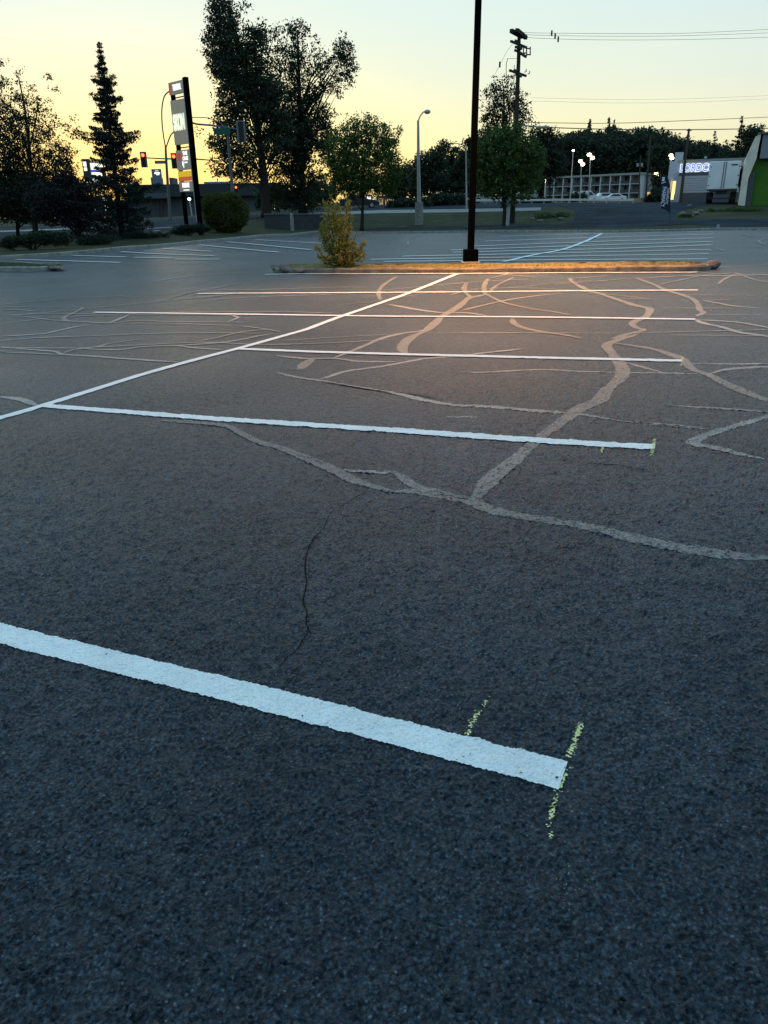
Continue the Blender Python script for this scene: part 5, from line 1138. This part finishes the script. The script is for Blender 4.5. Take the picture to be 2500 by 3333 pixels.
def white_building():
    Y = 124.; B = G(1480, Y); o = thing('white_building', B, 'low white building with a small gabled tower behind the guardrail', 'building'); X = lambda px: at(px, 620, Y)[0]; Z = lambda py: at(1480, py, Y)[2]
    def bx(nm, a, b, z0, z1, mt, y0=0., y1=8.): mb = MB(); mb.box(((X(a)+X(b))/2, Y+(y0+y1)/2, (z0+z1)/2), (X(b)-X(a), y1-y0, z1-z0)); mb.build(nm, mt, o)
    bx('wall', 1440, 1512, B[2]-.3, Z(634), m_shopd); bx('fascia', 1438, 1514, Z(634), Z(624), m_trl, -.6, 8.4); bx('roof', 1452, 1512, Z(624), Z(617), m_shop, 0, 8)
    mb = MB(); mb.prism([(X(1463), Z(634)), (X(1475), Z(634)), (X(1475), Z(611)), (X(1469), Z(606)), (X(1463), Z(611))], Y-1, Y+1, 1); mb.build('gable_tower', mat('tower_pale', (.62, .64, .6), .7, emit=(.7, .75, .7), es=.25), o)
white_building()
# ------------------------------------------------------------------ guardrail, banner, posts
def guardrail():
    Y = 99.; P0, P1 = G(1435, 98, V0), G(2060, 88, V0); o = thing('guardrail', (P0+P1)/2, 'long white guardrail along the far side of the street', 'guardrail'); d = P1-P0; n = 17
    pts = [P0+d*t_ for t_ in np.linspace(0, 1, n)]; top = []
    for p in pts:
        z = float(T(p[0], p[1]))+V0; mb = MB(); mb.box((p[0], p[1], z+.15), (.13, .13, .62)); mb.build('post', m_galv, o); top.append(np.array([p[0], p[1]-.14, z+.36]))
    mb = MB(); k = len(top); A = np.array(top); prof = [(0, -.11), (-.04, -.06), (0, 0), (-.04, .06), (0, .11), (.02, .11), (.02, -.11)]
    V = np.vstack([A+np.array([0, a, b]) for a, b in prof]); mb.add(V, [(j*k+i, j*k+i+1, (j+1) % 7*k+i+1, (j+1) % 7*k+i) for j in range(7) for i in range(k-1)]); mb.build('rail', mat('rail_white', (.62, .62, .58), .5), o)
guardrail()
def banner():
    Y = 55.; B = G(2181, Y); o = thing('feather_flag', B, 'dark navy feather banner with vertical white lettering on a thin pole', 'flag'); X = lambda px, py: at(px, py, Y)[0]; Z = lambda py: at(2170, py, Y)[2]
    edge = [(2152, 572), (2162, 570), (2173, 578), (2176, 590), (2180, 605), (2182, 640), (2182, 700), (2181, 697), (2176, 690), (2168, 683), (2160, 680), (2153, 680), (2151, 660), (2150, 620), (2150, 590)]
    q = [(X(a, b), Z(b)) for a, b in edge]; mb = MB(); n = len(q); mb.prism(q, Y-.012, Y+.012, 1); fl = mb.build('sail', mat('banner_navy', (.012, .02, .045), .8, noise=.2), o)
    mb = MB(); mb.tube([B-np.array([0, 0, .1]), (X(2181, 700), Y, Z(700)), (X(2182, 640), Y, Z(640)), (X(2180, 600), Y, Z(600)), (X(2175, 582), Y, Z(582)), (X(2163, 570), Y, Z(570))], [.025, .02, .018, .016, .014, .01], 6); mb.build('pole', m_dark, o)
    mb = MB(); mb.box(B+np.array([0, 0, .02]), (.5, .35, .05)); mb.build('foot', m_dark, o)
    mw = mat('banner_white', (.75, .78, .84), .8)
    text_mesh('lettering', 'PHARMACY', .36, mw, fl, (X(2159, 640), Y-.03, Z(640)), (0, 0, -1), (1, 0, 0), depth=.01, bold=.008, width=Z(608)-Z(673))
    text_mesh('lettering', 'THERAPEUTIC', .24, mw, fl, (X(2172, 638), Y-.03, Z(638)), (0, 0, -1), (1, 0, 0), depth=.01, bold=.004, width=Z(611)-Z(666))
    mb = MB(); mb.box((X(2159, 583), Y-.03, Z(583)), (.17, .01, .26)); mb.box((X(2160, 594), Y-.03, Z(594)), (.3, .01, .05), tilt=Matrix.Rotation(-.3, 4, 'Y')); mb.build('emblem', mw, fl)
banner()
def bollard(name, label, px, py0, py1, Y, wpx, mt, cat='post'):
    t_ = at(px, py0, Y); B = G(px, Y); w_ = wpx*Y/2586; mb = MB(); mb.tube([(B[0], Y, B[2]-.1), (B[0], Y, t_[2]-.03), (B[0], Y, t_[2])], [w_/2, w_/2, w_/2*.8], 10); o = mb.build(name, mt, None, B, smoothf=False); tag(o, label, cat)
bollard('post', 'thick grey concrete post on the grass bank left of the golden bush', 952, 694, 742, 60.5, 11, m_conc)
bollard('bollard', 'short pale bollard at the right end of the lot beyond the stalls', 2337, 731, 750, 47, 8, m_galv)
def utility_box():
    Y = 62.; B = G(1525, Y, .02); mb = MB(); t_ = at(1525, 742, Y); mb.box((at(1521, 750, Y)[0], Y, (B[2]+t_[2])/2-.1), (.5, .35, t_[2]-B[2]+.35)); mb.box((at(1521, 750, Y)[0], Y, t_[2]+.1), (.56, .42, .05))
    tag(mb.build('utility_box', mat('box_grey', (.16, .17, .18), .6), None, B), 'grey metal box behind the lower part of the black light pole', 'box')
utility_box()
def retaining():
    # low dark wall with a pale cap on the bank behind the lot
    o = thing('low_wall', G(930, 66), 'low dark retaining wall with a pale cap on the bank at centre left', 'wall'); P = [G(px, Y, V0) for px, Y in ((862, 61), (900, 61.5), (950, 62), (1000, 62.5), (1060, 63.5))]
    zt = [at(px, 699, p[1])[2] for px, p in zip((862, 900, 950, 1000, 1060), P)]; mb = MB(); mc = MB()
    for i in range(len(P)-1):
        a, b = P[i], P[i+1]; za, zb_ = zt[i], zt[i+1]
        q = [(a[0], a[1], a[2]-.4), (b[0], b[1], b[2]-.4), (b[0], b[1], zb_), (a[0], a[1], za)]; V = q+[(x, y+.25, z) for x, y, z in q]; mb.add(V, [(0, 1, 2, 3), (7, 6, 5, 4), (3, 2, 6, 7), (0, 4, 5, 1)])
        q = [(a[0], a[1]-.06, za+.003), (b[0], b[1]-.06, zb_+.003), (b[0], b[1]-.06, zb_+.11), (a[0], a[1]-.06, za+.11)]; V = q+[(x, y+.4, z) for x, y, z in q]; mc.add(V, [(0, 1, 2, 3), (7, 6, 5, 4), (3, 2, 6, 7), (0, 4, 5, 1)])
    mb.build('wall', mat('wall_dark', (.05, .055, .055), .9, noise=.25, nscale=1), o); mc.build('cap', m_bwall2, o)
m_bwall2 = mat('wall_cap', (.11, .115, .11), .9, noise=.2)
retaining()
# rocks and weeds on the grass wedge at right
for i, (px, py, r, lab) in enumerate([(2222, 702, .32, 'mossy boulder at the left end of the rocky verge'), (2252, 706, .16, 'small pale stone beside the mossy boulder'), (2266, 700, .30, 'flat pale slab in the middle of the rocky verge'), (2279, 691, .22, 'dark-topped rock highest on the rocky verge'), (2243, 672, .2, 'pale stone by the driveway top'), (1826, 716, .25, 'pale stone in the weeds right of the utility pole'), (1755, 722, .25, 'grey stone low in the weeds right of the utility pole'), (1733, 715, .18, 'smallest stone in the weeds right of the utility pole')]):
    P = C(px, py, V0); rock(P, r, 40+i, lab)
for i, (px, Y, bl, lab) in enumerate([(1775, 64, [(1760, 705, 40, 16), (1800, 708, 45, 14), (1840, 702, 30, 12)], 'weedy bank of low plants right of the utility pole'), (2226, 60, [(2222, 708, 12, 6), (2235, 712, 14, 5)], 'green weeds round the mossy boulder'), (2350, 66, [(2320, 688, 40, 9), (2380, 684, 50, 9), (2440, 684, 50, 9)], 'rough grass and weeds above the right-hand lane')]):
    shrub('weeds', lab, px, Y, bl, 110, 18, .22, .06, l_mid, 120+i, 4, cat='plants')

# ------------------------------------------------------------------ vehicles
m_cwhite = mat('car_white', (.72, .74, .76), .3, .5); m_cglass = mat('car_glass', (.02, .025, .03), .08, .6); m_cdark = mat('car_dark', (.03, .028, .03), .3, .5); m_silver = mat('car_silver', (.45, .47, .48), .3, .5)
def vehicle(name, label, cat, px, Y, rz, prof, glassp, W_, mt, wheels, wr=.34, extra=None):
    """prof: side outline (x forward, z); rz turns it on the ground"""
    B = G(px, Y); o = thing(name, B, label, cat)
    def xf(mb): return mb.xf(rz, B)
    n = len(prof); mb = MB(); rows = []
    for yy, ins in ((-W_/2, .07), (-W_/2+.1, 0), (W_/2-.1, 0), (W_/2, .07)):
        cx = sum(p[0] for p in prof)/n; rows.append([(cx+(p[0]-cx)*(1-ins*.5), yy*(1-.12*max(0, (p[1]-.95))), p[1]-(ins*.4 if p[1] > .6 else 0)) for p in prof])
    mb.add(sum(rows, []), [tuple(range(n))[::-1], tuple(3*n+i for i in range(n))]+[(j*n+i, j*n+(i+1) % n, (j+1)*n+(i+1) % n, (j+1)*n+i) for j in range(3) for i in range(n)]); xf(mb).build('body', mt, o, smoothf=False, bevel=.03)
    for g_ in glassp:
        mb = MB(); q = g_
        for s_ in (-1, 1):
            V = [(p[0], s_*(W_/2*(1-.12*max(0, p[1]-.95))+.004), p[1]) for p in q]; m_ = MB(); m_.add(V, [tuple(range(len(q)))[::(1 if s_ < 0 else -1)]]); xf(m_).build('side_window', m_cglass, o)
    zt = max(p[1] for p in prof)
    for k, xw in enumerate(wheels):
        for s_ in (-1, 1):
            mb = MB(); mb.tube([(xw, s_*(W_/2-.2), wr), (xw, s_*(W_/2+.01), wr)], wr, 18); wl = xf(mb).build('wheel', m_tyre, o)
            mb = MB(); mb.tube([(xw, s_*(W_/2), wr), (xw, s_*(W_/2+.02), wr)], wr*.6, 12); xf(mb).build('rim', m_galv, wl)
    xf_, xb = max(p[0] for p in prof), min(p[0] for p in prof)
    for s_ in (-1, 1):
        mb = MB(); mb.box((xf_-.05, s_*(W_/2-.28), .72), (.12, .3, .16)); xf(mb).build('headlight', mat('headlight', (.5, .5, .5), .1), o)
        mb = MB(); mb.box((xb+.05, s_*(W_/2-.15), .85), (.12, .16, .3)); xf(mb).build('tail_light', mat('tail_light', (.3, .02, .02), .3), o)
    if extra: extra(o, xf)
    return o
van = [(-2.5, .35), (2.5, .35), (2.55, .75), (2.35, 1.05), (1.55, 1.25), (.95, 1.9), (.6, 2.0), (-2.4, 2.0), (-2.52, 1.8)]
sedan = [(-2.3, .3), (2.25, .3), (2.3, .65), (2.0, .85), (1.0, .98), (.35, 1.42), (-.9, 1.45), (-1.6, 1.05), (-2.25, .98)]
suv = [(-2.2, .35), (2.2, .35), (2.25, .8), (1.9, 1.02), (1.0, 1.12), (.45, 1.65), (-1.8, 1.68), (-2.2, 1.1)]
vehicle('van', 'white panel van parked facing right in front of the motel', 'van', 1905, 158, -.12, van, [[(.45, 1.2), (1.45, 1.2), (.95, 1.8), (.45, 1.8)]], 1.95, m_cwhite, (-1.6, 1.6),
        extra=lambda o, xf: xf((lambda m: (m.box((-1.3, -.985, 1.5), (1.2, .01, .45)), m)[1])(MB())).build('side_marking', mat('van_marking', (.35, .40, .48), .5), o))
vehicle('car', 'white hatchback parked behind the white sedan', 'car', 1975, 163, .15, suv, [[(-1.6, 1.15), (.9, 1.15), (.4, 1.58), (-1.5, 1.58)]], 1.8, m_cwhite, (-1.4, 1.4))
vehicle('car', 'white sedan nose-left beside the white van', 'car', 1995, 150, math.pi-.1, sedan, [[(-1.3, 1.0), (.85, 1.0), (.3, 1.36), (-.85, 1.38)]], 1.8, m_cwhite, (-1.4, 1.4))
vehicle('car', 'dark car parked in shade under the round green tree', 'car', 1170, 92, 0.05, sedan, [[(-1.3, 1.0), (.85, 1.0), (.3, 1.36), (-.85, 1.38)]], 1.8, m_cdark, (-1.4, 1.4))
vehicle('car', 'silver car behind the guardrail left of the round tree trunk', 'car', 1585, 118, .05, sedan, [[(-1.3, 1.0), (.85, 1.0), (.3, 1.36), (-.85, 1.38)]], 1.8, m_silver, (-1.4, 1.4))
vehicle('car', 'silver car behind the guardrail right of the utility pole', 'car', 1700, 122, math.pi, suv, [[(-1.6, 1.15), (.9, 1.15), (.4, 1.58), (-1.5, 1.58)]], 1.8, m_silver, (-1.4, 1.4))
def yard_wall():
    P0, P1 = G(1780, 168, V0), G(2120, 128, V0); mb = MB(); d = P1-P0; L_ = math.hypot(d[0], d[1]); mb.box(((P0[0]+P1[0])/2, (P0[1]+P1[1])/2, min(P0[2], P1[2])+.3), (L_, .25, .8), math.atan2(d[1], d[0]))
    tag(mb.build('yard_wall', mat('yard_wall', (.20, .16, .12), .8, noise=.2), None, P0), 'low brownish wall between the parked cars and the motel', 'wall')
yard_wall()
# ------------------------------------------------------------------ thin dusk air over the far street
